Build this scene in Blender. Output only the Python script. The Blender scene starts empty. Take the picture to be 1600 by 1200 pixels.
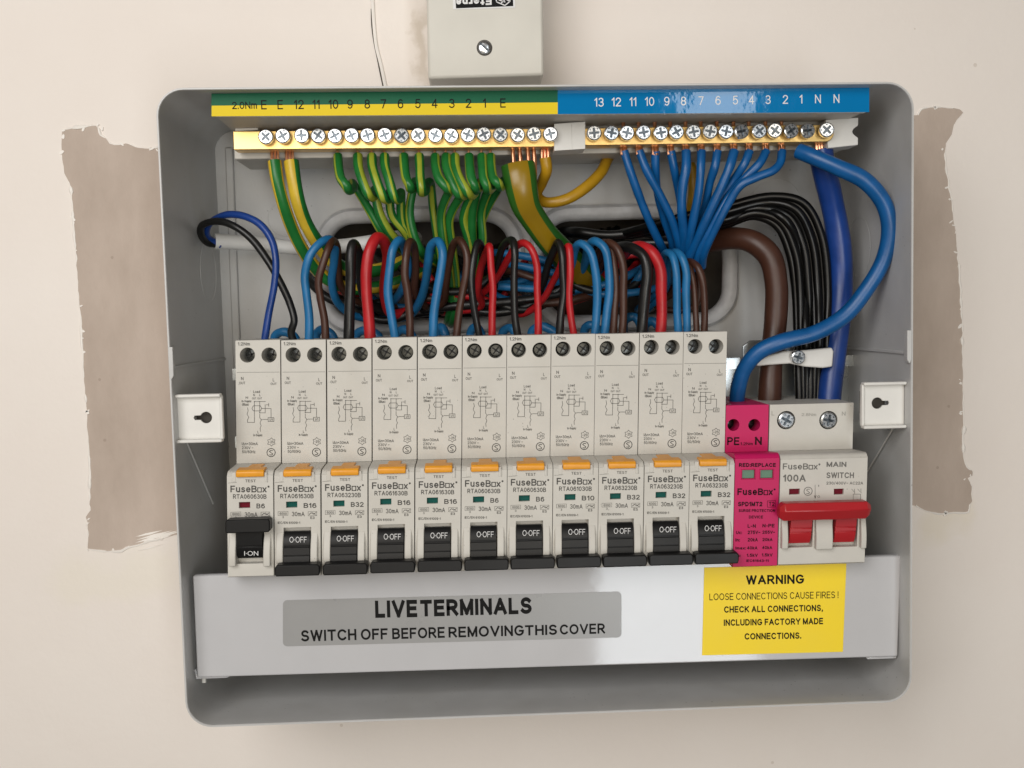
import bpy, bmesh, math, random
from mathutils import Vector, Matrix
from mathutils.geometry import tessellate_polygon
random.seed(7)
R = math.radians
SC = bpy.context.scene
COL = SC.collection
MM = 0.001

# ------------------------------------------------------------------ camera
CAM = Vector((96.15, -393.16, -4.61)); PITCH, PAN, ROLL, F = -0.0659, -0.0359, 0.0204, 1596.05
CM = Matrix.Rotation(PAN, 3, 'Z') @ Matrix.Rotation(PITCH, 3, 'X') @ Matrix.Rotation(ROLL, 3, 'Y')
cam_d = bpy.data.cameras.new('camera'); cam = bpy.data.objects.new('camera', cam_d); COL.objects.link(cam)
cam_d.sensor_width = 36; cam_d.sensor_fit = 'HORIZONTAL'; cam_d.lens = F/1600*36
cam_d.clip_start = 0.01; cam_d.clip_end = 50
_c = [CM.col[0], CM.col[2], -CM.col[1]]
cam.matrix_world = Matrix(((_c[0][0], _c[1][0], _c[2][0], CAM.x*MM), (_c[0][1], _c[1][1], _c[2][1], CAM.y*MM), (_c[0][2], _c[1][2], _c[2][2], CAM.z*MM), (0, 0, 0, 1)))
SC.camera = cam

def U(px, py, y):
    """point of the real plane at depth y (mm behind the enclosure rim) seen at a photo pixel"""
    d = CM @ Vector(((px-800)/F, 1, -(py-600)/F))
    return CAM + d*((y-CAM.y)/d.y)

# ------------------------------------------------------------------ light
SC.view_settings.view_transform = 'Standard'; SC.view_settings.look = 'None'
SC.view_settings.exposure = 0; SC.view_settings.gamma = 1
w = bpy.data.worlds.new('World'); SC.world = w; w.use_nodes = True
bg = w.node_tree.nodes['Background']; bg.inputs[0].default_value = (1.0, 0.84, 0.68, 1); bg.inputs[1].default_value = 0.10

def area(name, loc, target, sx, sy, power, col):
    l = bpy.data.lights.new(name, 'AREA'); l.shape = 'RECTANGLE'; l.size = sx; l.size_y = sy; l.energy = power; l.color = col
    o = bpy.data.objects.new(name, l); COL.objects.link(o); o.location = loc
    o.rotation_euler = (Vector(target)-Vector(loc)).to_track_quat('-Z', 'Z').to_euler(); return o
area('room_light', (-0.22, -0.70, 0.27), (0.08, 0.05, -0.03), 0.5, 0.5, 4.6, (1.0, 0.975, 0.945))
area('front_light', (0.10, -1.10, -0.07), (0.08, 0.05, -0.03), 0.5, 0.5, 2.3, (1.0, 0.86, 0.66))
area('window_lower', (0.475, -1.5, -0.42), (0.475, 0, -0.42), 0.31, 0.66, 5.2, (0.90, 0.96, 1.0))
area('window_upper', (0.555, -1.5, 0.36), (0.555, 0, 0.36), 0.14, 0.6, 1.6, (0.90, 0.96, 1.0))

# ------------------------------------------------------------------ materials
def nt(name):
    m = bpy.data.materials.new(name); m.use_nodes = True
    return m, m.node_tree, m.node_tree.nodes['Principled BSDF']
def mat(name, col, rough=0.5, metal=0.0, var=0.06, scale=60, bump=0.0, bscale=600, spec=0.5, rvar=0.08, coat=0, specks=0, smear=0):
    m, t, b = nt(name)
    b.inputs['Roughness'].default_value = rough; b.inputs['Metallic'].default_value = metal
    b.inputs['Specular IOR Level'].default_value = spec; b.inputs['Coat Weight'].default_value = coat
    tc_ = t.nodes.new('ShaderNodeTexCoord'); oi_ = t.nodes.new('ShaderNodeObjectInfo'); co_ = t.nodes.new('ShaderNodeVectorMath'); co_.operation = 'ADD'
    t.links.new(tc_.outputs['Object'], co_.inputs[0]); t.links.new(oi_.outputs['Location'], co_.inputs[1]); sc_v = t.nodes.new('ShaderNodeVectorMath'); sc_v.operation = 'ADD'
    rn_ = t.nodes.new('ShaderNodeMath'); rn_.operation = 'MULTIPLY'; rn_.inputs[1].default_value = 7.0; t.links.new(oi_.outputs['Random'], rn_.inputs[0])
    t.links.new(co_.outputs[0], sc_v.inputs[0]); t.links.new(rn_.outputs[0], sc_v.inputs[1])
    class co: outputs = {'Object': sc_v.outputs[0]}
    n = t.nodes.new('ShaderNodeTexNoise'); n.inputs['Scale'].default_value = scale; n.inputs['Detail'].default_value = 5
    t.links.new(co.outputs['Object'], n.inputs['Vector'])
    r = t.nodes.new('ShaderNodeValToRGB')
    r.color_ramp.elements[0].position = .3; r.color_ramp.elements[1].position = .7
    r.color_ramp.elements[0].color = [c*(1-var) for c in col]+[1]; r.color_ramp.elements[1].color = [min(1, c*(1+var)) for c in col]+[1]
    t.links.new(n.outputs['Fac'], r.inputs['Fac']); cur = r.outputs['Color']
    def layer(cur, fac, c2):
        mx = t.nodes.new('ShaderNodeMix'); mx.data_type = 'RGBA'; t.links.new(fac, mx.inputs[0]); t.links.new(cur, mx.inputs[6]); mx.inputs[7].default_value = c2; return mx.outputs[2]
    def op(o_, a_, b_):
        q = t.nodes.new('ShaderNodeMath'); q.operation = o_; q.use_clamp = True
        for i_, v_ in enumerate((a_, b_)):
            if hasattr(v_, 'links'): t.links.new(v_, q.inputs[i_])
            else: q.inputs[i_].default_value = v_
        return q.outputs[0]
    if specks:      # grit and drilling dust
        v = t.nodes.new('ShaderNodeTexVoronoi'); v.inputs['Scale'].default_value = specks; t.links.new(co.outputs['Object'], v.inputs['Vector'])
        n5 = t.nodes.new('ShaderNodeTexNoise'); n5.inputs['Scale'].default_value = specks*.13; t.links.new(co.outputs['Object'], n5.inputs['Vector'])
        f = op('MULTIPLY', op('LESS_THAN', v.outputs['Distance'], .09), op('MULTIPLY', op('SUBTRACT', n5.outputs['Fac'], .5), 4.0))
        cur = layer(cur, f, [c*.42 for c in col]+[1])
    if smear:       # handling smudges
        n6 = t.nodes.new('ShaderNodeTexNoise'); n6.inputs['Scale'].default_value = 24; n6.inputs['Detail'].default_value = 8; n6.inputs['Distortion'].default_value = 1.2
        t.links.new(co.outputs['Object'], n6.inputs['Vector'])
        cur = layer(cur, op('MULTIPLY', op('SUBTRACT', n6.outputs['Fac'], .5), smear), [col[0]*.72, col[1]*.68, col[2]*.6, 1])
    t.links.new(cur, b.inputs['Base Color'])
    mr = t.nodes.new('ShaderNodeMapRange'); mr.inputs['To Min'].default_value = max(0, rough-rvar); mr.inputs['To Max'].default_value = min(1, rough+rvar)
    t.links.new(n.outputs['Fac'], mr.inputs['Value']); t.links.new(mr.outputs['Result'], b.inputs['Roughness'])
    if bump:
        n2 = t.nodes.new('ShaderNodeTexNoise'); n2.inputs['Scale'].default_value = bscale; n2.inputs['Detail'].default_value = 3
        t.links.new(co.outputs['Object'], n2.inputs['Vector'])
        bp = t.nodes.new('ShaderNodeBump'); bp.inputs['Strength'].default_value = bump; bp.inputs['Distance'].default_value = 0.001
        t.links.new(n2.outputs['Fac'], bp.inputs['Height']); t.links.new(bp.outputs['Normal'], b.inputs['Normal'])
    return m
M = {}
M['sheet'] = mat('grey_powder_coat', (.53, .53, .525), .38, var=.05, bump=.05, bscale=900, specks=260, smear=.9, rvar=.12)
M['rim'] = M['sheet']
M['cover'] = mat('gloss_cover_paint', (.52, .52, .535), .07, var=.02, bump=.012, bscale=260, rvar=.02)
M['plastic'] = mat('breaker_plastic', (.56, .54, .495), .5, var=.04, scale=120, bump=.03, bscale=2500, specks=420, smear=.8)
M['plastic_white'] = mat('white_plastic', (.70, .69, .66), .42, var=.03)
M['grommet'] = mat('grey_edging_plastic', (.55, .55, .56), .5, var=.1, scale=200, bump=.12, bscale=500)
M['holegrey'] = mat('terminal_well_plastic', (.22, .24, .24), .5)
M['black'] = mat('black_plastic', (.006, .006, .0065), .45, var=.1, spec=.3)
M['orange'] = mat('orange_button', (.78, .33, .02), .4, var=.06, scale=300)
M['magenta'] = mat('magenta_plastic', (.53, .008, .105), .5, var=.04, spec=.3)
M['redlever'] = mat('red_lever', (.42, .015, .022), .33, var=.05)
M['tealwin'] = mat('teal_window', (.0, .075, .062), .5, spec=.15)
M['redwin'] = mat('red_window', (.13, .002, .012), .5, spec=.15)
M['greenwin'] = mat('green_window', (.07, .17, .10), .4, var=.15, scale=200)
M['print'] = mat('grey_print', (.05, .047, .042), .6)
M['printmid'] = mat('mid_grey_print', (.13, .125, .115), .6)
M['printpale'] = mat('pale_print', (.32, .31, .28), .6)
M['printblack'] = mat('black_print', (.006, .006, .006), .6, spec=.15)
M['printdark'] = mat('dark_red_print', (.022, .003, .006), .6, spec=.15)
M['printwhite'] = mat('white_print', (.72, .72, .72), .5)
M['brass'] = mat('brass', (.74, .50, .19), .36, 1.0, var=.12, scale=90)
M['copper'] = mat('bare_copper', (.92, .44, .26), .32, 1.0, var=.2, scale=300)
M['zinc'] = mat('zinc_screw', (.66, .68, .70), .26, 1.0, var=.14, scale=900)
M['zincdark'] = mat('screw_recess', (.10, .115, .13), .3, 1.0, var=.4, scale=900)
M['darkmetal'] = mat('dark_terminal_screw', (.05, .053, .053), .22, 1.0, var=.3, scale=500)
M['steel'] = mat('galvanised_steel', (.62, .66, .68), .3, 1.0, var=.1)
M['w_blue'] = mat('blue_insulation', (.002, .085, .27), .36, var=.14, scale=130, bump=.05, bscale=420, rvar=.14)
M['w_sky'] = mat('bright_blue_insulation', (.012, .14, .33), .4, var=.14, scale=130, bump=.05, bscale=420, rvar=.14)
M['w_navy'] = mat('navy_insulation', (.008, .042, .215), .33, var=.14, scale=130, bump=.05, bscale=420, rvar=.14)
M['w_brown'] = mat('brown_insulation', (.055, .020, .011), .42, var=.14, scale=130, bump=.05, bscale=420, rvar=.14)
M['w_black'] = mat('black_insulation', (.007, .007, .007), .36, var=.14, scale=130, bump=.05, bscale=420, rvar=.14)
M['w_jet'] = mat('gloss_black_insulation', (.0025, .0025, .0025), .3, var=.1, scale=40, spec=.35)
M['w_red'] = mat('red_insulation', (.42, .010, .014), .4, var=.14, scale=130, bump=.05, bscale=420, rvar=.14)
M['w_green'] = mat('green_insulation', (.010, .145, .026), .38, var=.14, scale=130, bump=.05, bscale=420, rvar=.14)
M['w_yellow'] = mat('yellow_insulation', (.58, .40, .03), .38, var=.14, scale=130, bump=.05, bscale=420, rvar=.14)
M['w_lime'] = mat('lime_stripe', (.30, .36, .03), .38, var=.14, scale=130, bump=.05, bscale=420, rvar=.14)
M['w_amber'] = mat('amber_insulation', (.42, .23, .008), .38, var=.14, scale=130, bump=.05, bscale=420, rvar=.14)
M['w_amberdark'] = mat('sleeve_yellow', (.27, .165, .006), .3, var=.1, scale=50)
M['w_sleevegreen'] = mat('sleeve_green', (.02, .10, .010), .3, var=.1, scale=50)
M['sheath'] = mat('white_sheath', (.72, .72, .71), .45, var=.04)
M['lab_green'] = mat('label_green', (.0, .10, .045), .5, var=.02, spec=.2)
M['lab_yellow'] = mat('label_yellow', (.74, .55, .01), .5, var=.02, spec=.2)
M['lab_blue'] = mat('label_blue', (.0, .17, .42), .06, var=.02, bump=.08, bscale=160, rvar=.03)
M['lab_grey'] = mat('label_grey', (.31, .31, .31), .3, var=.02, bump=.02, bscale=1500)
M['lab_warn'] = mat('label_warning_yellow', (.90, .66, .0), .45, var=.02)
M['jb'] = mat('junction_box_plastic', (.62, .60, .54), .42, var=.03)
M['paintedge'] = mat('cream_paint_ridge', (.84, .80, .75), .55, var=.04)
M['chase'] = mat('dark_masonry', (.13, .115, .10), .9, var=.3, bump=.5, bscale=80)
M['hole'] = mat('dark_hole', (.075, .068, .06), .8)
M['crack'] = mat('crack', (.07, .06, .05), .9)

def wall_mat():
    m, t, b = nt('painted_plaster_wall'); b.inputs['Roughness'].default_value = .62
    b.inputs['Specular IOR Level'].default_value = .3
    N, Lk = t.nodes, t.links
    co = N.new('ShaderNodeTexCoord')
    n = N.new('ShaderNodeTexNoise'); n.inputs['Scale'].default_value = 9; n.inputs['Detail'].default_value = 6; n.inputs['Roughness'].default_value = .55
    Lk.new(co.outputs['Object'], n.inputs['Vector'])
    r = N.new('ShaderNodeValToRGB'); r.color_ramp.elements[0].position = .32; r.color_ramp.elements[1].position = .68
    r.color_ramp.elements[0].color = (.80, .735, .68, 1); r.color_ramp.elements[1].color = (.83, .775, .725, 1)
    Lk.new(n.outputs['Fac'], r.inputs['Fac'])
    # cream filler smears beneath both plaster patches and a grubby streak beside the junction box: stains with their own shape
    sep = N.new('ShaderNodeSeparateXYZ'); Lk.new(co.outputs['Object'], sep.inputs[0])
    n2 = N.new('ShaderNodeTexNoise'); n2.inputs['Scale'].default_value = 45; n2.inputs['Detail'].default_value = 7
    Lk.new(co.outputs['Object'], n2.inputs['Vector'])
    def m2(op, a, bb, clamp=False):
        x = N.new('ShaderNodeMath'); x.operation = op; x.use_clamp = clamp
        for i, v in enumerate((a, bb)):
            if v is None: continue
            if hasattr(v, 'links'): Lk.new(v, x.inputs[i])
            else: x.inputs[i].default_value = v
        return x.outputs[0]
    nz = m2('MULTIPLY', m2('SUBTRACT', n2.outputs['Fac'], .5), .035)
    xx = m2('ADD', sep.outputs['X'], nz); zz = m2('ADD', sep.outputs['Z'], nz)
    def blob(cx, cz, hx, hz, soft):
        dx = m2('DIVIDE', m2('SUBTRACT', hx, m2('ABSOLUTE', m2('SUBTRACT', xx, cx), None)), soft, True)
        dz = m2('DIVIDE', m2('SUBTRACT', hz, m2('ABSOLUTE', m2('SUBTRACT', zz, cz), None)), soft, True)
        return m2('MULTIPLY', dx, dz)
    cur = r.outputs['Color']
    def stain(cur, fac, col, k):
        mx = N.new('ShaderNodeMix'); mx.data_type = 'RGBA'; Lk.new(m2('MULTIPLY', fac, k), mx.inputs[0])
        Lk.new(cur, mx.inputs[6]); mx.inputs[7].default_value = col; return mx.outputs[2]
    a = U(180, 900, 86)*MM; cur = stain(cur, blob(a.x, a.z, .030, .016, .010), (.80, .745, .655, 1), .7)
    a = U(1475, 815, 86)*MM; cur = stain(cur, blob(a.x, a.z, .016, .010, .008), (.77, .70, .58, 1), .6)
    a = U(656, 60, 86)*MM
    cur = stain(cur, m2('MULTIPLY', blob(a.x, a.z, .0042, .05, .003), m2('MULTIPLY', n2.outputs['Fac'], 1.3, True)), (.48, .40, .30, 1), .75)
    # small specks
    v = N.new('ShaderNodeTexVoronoi'); v.inputs['Scale'].default_value = 38; v.inputs['Randomness'].default_value = 1
    Lk.new(co.outputs['Object'], v.inputs['Vector'])
    sp = m2('LESS_THAN', v.outputs['Distance'], .035)
    n3 = N.new('ShaderNodeTexNoise'); n3.inputs['Scale'].default_value = 14; Lk.new(co.outputs['Object'], n3.inputs['Vector'])
    cur = stain(cur, m2('MULTIPLY', sp, m2('GREATER_THAN', n3.outputs['Fac'], .56)), (.5, .42, .34, 1), .4)
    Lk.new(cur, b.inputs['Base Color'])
    n4 = N.new('ShaderNodeTexNoise'); n4.inputs['Scale'].default_value = 26; n4.inputs['Detail'].default_value = 8
    Lk.new(co.outputs['Object'], n4.inputs['Vector'])
    n7 = N.new('ShaderNodeTexNoise'); n7.inputs['Scale'].default_value = 330; n7.inputs['Detail'].default_value = 3     # roller stipple
    Lk.new(co.outputs['Object'], n7.inputs['Vector'])
    bp = N.new('ShaderNodeBump'); bp.inputs['Strength'].default_value = .5; bp.inputs['Distance'].default_value = .0012
    Lk.new(m2('ADD', n4.outputs['Fac'], m2('MULTIPLY', n7.outputs['Fac'], .16)), bp.inputs['Height']); Lk.new(bp.outputs['Normal'], b.inputs['Normal'])
    return m
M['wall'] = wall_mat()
def plaster_mat():
    m, t, b = nt('bare_plaster'); b.inputs['Roughness'].default_value = .8; b.inputs['Specular IOR Level'].default_value = .25
    N, Lk = t.nodes, t.links
    co = N.new('ShaderNodeTexCoord')
    mp = N.new('ShaderNodeMapping'); mp.inputs['Scale'].default_value = (1, 1, .45); Lk.new(co.outputs['Object'], mp.inputs[0])
    n = N.new('ShaderNodeTexNoise'); n.inputs['Scale'].default_value = 38; n.inputs['Detail'].default_value = 9; n.inputs['Roughness'].default_value = .62
    Lk.new(mp.outputs[0], n.inputs['Vector'])
    r = N.new('ShaderNodeValToRGB'); r.color_ramp.elements[0].position = .25; r.color_ramp.elements[1].position = .78
    r.color_ramp.elements[0].color = (.41, .335, .28, 1); r.color_ramp.elements[1].color = (.56, .47, .405, 1)
    Lk.new(n.outputs['Fac'], r.inputs['Fac'])
    v = N.new('ShaderNodeTexVoronoi'); v.inputs['Scale'].default_value = 70; Lk.new(co.outputs['Object'], v.inputs['Vector'])
    lt = N.new('ShaderNodeMath'); lt.operation = 'LESS_THAN'; lt.inputs[1].default_value = .05; Lk.new(v.outputs['Distance'], lt.inputs[0])
    ml = N.new('ShaderNodeMath'); ml.operation = 'MULTIPLY'; ml.inputs[1].default_value = .3; Lk.new(lt.outputs[0], ml.inputs[0])
    mx = N.new('ShaderNodeMix'); mx.data_type = 'RGBA'; Lk.new(ml.outputs[0], mx.inputs[0]); Lk.new(r.outputs['Color'], mx.inputs[6]); mx.inputs[7].default_value = (.2, .15, .11, 1)
    Lk.new(mx.outputs[2], b.inputs['Base Color'])
    bp = N.new('ShaderNodeBump'); bp.inputs['Strength'].default_value = .6; bp.inputs['Distance'].default_value = .0014
    Lk.new(n.outputs['Fac'], bp.inputs['Height']); Lk.new(bp.outputs['Normal'], b.inputs['Normal'])
    return m
M['plaster'] = plaster_mat()

# ------------------------------------------------------------------ mesh helpers (all lengths in mm)
class MB:
    """collects verts and faces; build() makes ONE mesh object"""
    def __init__(s): s.v = []; s.f = []; s.m = []
    def add(s, vs, fs, mi=0):
        k = len(s.v); s.v += [Vector(p) for p in vs]
        for f in fs: s.f.append([i+k for i in f]); s.m.append(mi)
        return s
    def box(s, x0, x1, y0, y1, z0, z1, mi=0):
        vs = [(x, y, z) for x in (x0, x1) for y in (y0, y1) for z in (z0, z1)]
        return s.add(vs, [(0, 1, 3, 2), (4, 6, 7, 5), (0, 4, 5, 1), (2, 3, 7, 6), (0, 2, 6, 4), (1, 5, 7, 3)], mi)
    def prism(s, loop, d, holes=(), mi=0):
        """loop and holes: lists of 3-D points in one plane, extruded by vector d"""
        loops = [[Vector(p) for p in loop]]+[[Vector(p) for p in h] for h in holes]
        tr = tessellate_polygon(loops); fl = [p for l in loops for p in l]; n = len(fl); d = Vector(d)
        s.add(fl+[p+d for p in fl], list(map(list, tr))+[[i+n for i in t[::-1]] for t in tr], mi)
        k = len(s.v)-2*n; o = 0
        for l in loops:
            L = len(l)
            for i in range(L):
                j = (i+1) % L; s.f.append([k+o+i, k+o+j, k+o+j+n, k+o+i+n]); s.m.append(mi)
            o += L
        return s
    def lathe(s, c, prof, ax=(0, -1, 0), n=24, mi=0):
        """prof: (radius, distance along ax) pairs"""
        ax = Vector(ax).normalized(); u = ax.orthogonal().normalized(); v = ax.cross(u); c = Vector(c); vs = []; fs = []
        for r, h in prof:
            for i in range(n): a = 2*math.pi*i/n; vs.append(c+ax*h+(u*math.cos(a)+v*math.sin(a))*r)
        for k in range(len(prof)-1):
            for i in range(n): j = (i+1) % n; fs.append((k*n+i, k*n+j, (k+1)*n+j, (k+1)*n+i))
        fs.append(tuple(range(n))[::-1]); fs.append(tuple(range((len(prof)-1)*n, len(prof)*n)))
        return s.add(vs, fs, mi)
    def tube(s, pts, r, n=12, mats=None, steps=7, cap=True, ry=None, twist=0.0, up=None, closed=False):
        P = smooth(pts, steps, closed); N = len(P); vs = []; fs = []; ms = []
        T = [(P[(i+1) % N if closed else min(i+1, N-1)]-P[i-1 if closed else max(i-1, 0)]).normalized() for i in range(N)]
        u = Vector(up) if up else T[0].orthogonal(); u = (u-T[0]*u.dot(T[0])).normalized()
        for i in range(N):
            if up: u = Vector(up)
            u = (u-T[i]*u.dot(T[i])).normalized(); v = T[i].cross(u)
            rr = r(i/(N-1)) if callable(r) else r; r2 = (ry(i/(N-1)) if callable(ry) else ry) if ry else rr
            for k in range(n):
                a = 2*math.pi*k/n+twist*i/N; vs.append(P[i]+u*math.cos(a)*rr+v*math.sin(a)*r2)
        for i in range(N if closed else N-1):
            q = (i+1) % N
            for k in range(n):
                j = (k+1) % n; fs.append((i*n+k, i*n+j, q*n+j, q*n+k)); ms.append(mats[k] if mats else 0)
        k0 = len(s.v); s.v += vs
        for f, m_ in zip(fs, ms): s.f.append([i+k0 for i in f]); s.m.append(m_)
        if cap and not closed:
            s.f.append([k0+i for i in range(n)][::-1]); s.m.append(0); s.f.append([k0+(N-1)*n+i for i in range(n)]); s.m.append(0)
        return s
    def shear(s, k=0.0277):
        for p in s.v: p.x += k*p.z
        return s
    def mesh(s, name, mats, origin=(0, 0, 0), smooth_angle=38, flat=False):
        o = Vector(origin); me = bpy.data.meshes.new(name)
        me.from_pydata([(p-o)*MM for p in s.v], [], s.f)
        for m_ in (mats if isinstance(mats, (list, tuple)) else [mats]): me.materials.append(M[m_])
        me.polygons.foreach_set('material_index', s.m)
        bm = bmesh.new(); bm.from_mesh(me); bmesh.ops.recalc_face_normals(bm, faces=bm.faces)
        if flat: bmesh.ops.dissolve_degenerate(bm, dist=1e-6, edges=bm.edges); bmesh.ops.dissolve_limit(bm, angle_limit=R(.6), verts=bm.verts, edges=bm.edges)
        bm.to_mesh(me); bm.free()
        me.shade_smooth(); me.set_sharp_from_angle(angle=R(smooth_angle)); me.update(); return me
    def build(s, name, mats, parent=None, origin=None, bevel=0, smooth_angle=38):
        """vertices are world mm when origin is given or the parent sits at a world origin"""
        if origin is None: origin = parent['o'] if (parent is not None and 'o' in parent) else (0, 0, 0)
        ob = bpy.data.objects.new(name, s.mesh(name, mats, origin, smooth_angle, bool(bevel))); COL.objects.link(ob)
        if parent is not None: ob.parent = parent
        else: ob.location = Vector(origin)*MM
        ob['o'] = tuple(origin)
        if bevel:
            b = ob.modifiers.new('edge', 'BEVEL'); b.width = bevel*MM; b.segments = 2; b.limit_method = 'ANGLE'; b.angle_limit = R(40); b.use_clamp_overlap = True
        return ob
def smooth(pts, steps, closed=False):
    P = [Vector(p) for p in pts]; n = len(P); out = []
    if n == 2: return P
    for i in range(n if closed else n-1):
        if closed: a, b, c, d = P[i-1], P[i], P[(i+1) % n], P[(i+2) % n]
        else: a, b, c, d = P[max(i-1, 0)], P[i], P[i+1], P[min(i+2, n-1)]
        if not closed and i == 0: a = b*2-c
        if not closed and i == n-2: d = c*2-b
        # centripetal Catmull-Rom
        t0 = 0; t1 = t0+max((b-a).length, 1e-3)**.5; t2 = t1+max((c-b).length, 1e-3)**.5; t3 = t2+max((d-c).length, 1e-3)**.5
        for k in range(steps):
            t = t1+(t2-t1)*k/steps
            A1 = a*((t1-t)/(t1-t0))+b*((t-t0)/(t1-t0)); A2 = b*((t2-t)/(t2-t1))+c*((t-t1)/(t2-t1)); A3 = c*((t3-t)/(t3-t2))+d*((t-t2)/(t3-t2))
            B1 = A1*((t2-t)/(t2-t0))+A2*((t-t0)/(t2-t0)); B2 = A2*((t3-t)/(t3-t1))+A3*((t-t1)/(t3-t1))
            out.append(B1*((t2-t)/(t2-t1))+B2*((t-t1)/(t2-t1)))
    if not closed: out.append(P[-1])
    return out
def thing(name, label, cat, o=(0, 0, 0), group=None):
    e = bpy.data.objects.new(name, None); COL.objects.link(e); o = Vector(o); e.location = o*MM; e.empty_display_size = .01
    e['o'] = tuple(o); e['label'] = label; e['category'] = cat
    if group: e['group'] = group
    return e
def tag(o, label, cat, group=None):
    o['label'] = label; o['category'] = cat
    if group: o['group'] = group
    return o
def circ(cx, y, cz, r, n=20, a0=0): return [(cx+r*math.cos(a0+2*math.pi*i/n), y, cz+r*math.sin(a0+2*math.pi*i/n)) for i in range(n)]
def rrect(x0, x1, z0, z1, r, y, n=6):
    out = []
    for cx, cz, a in ((x1-r, z1-r, 0), (x0+r, z1-r, 90), (x0+r, z0+r, 180), (x1-r, z0+r, 270)):
        for i in range(n+1): t = R(a+90*i/n); out.append((cx+r*math.cos(t), y, cz+r*math.sin(t)))
    return out
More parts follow.
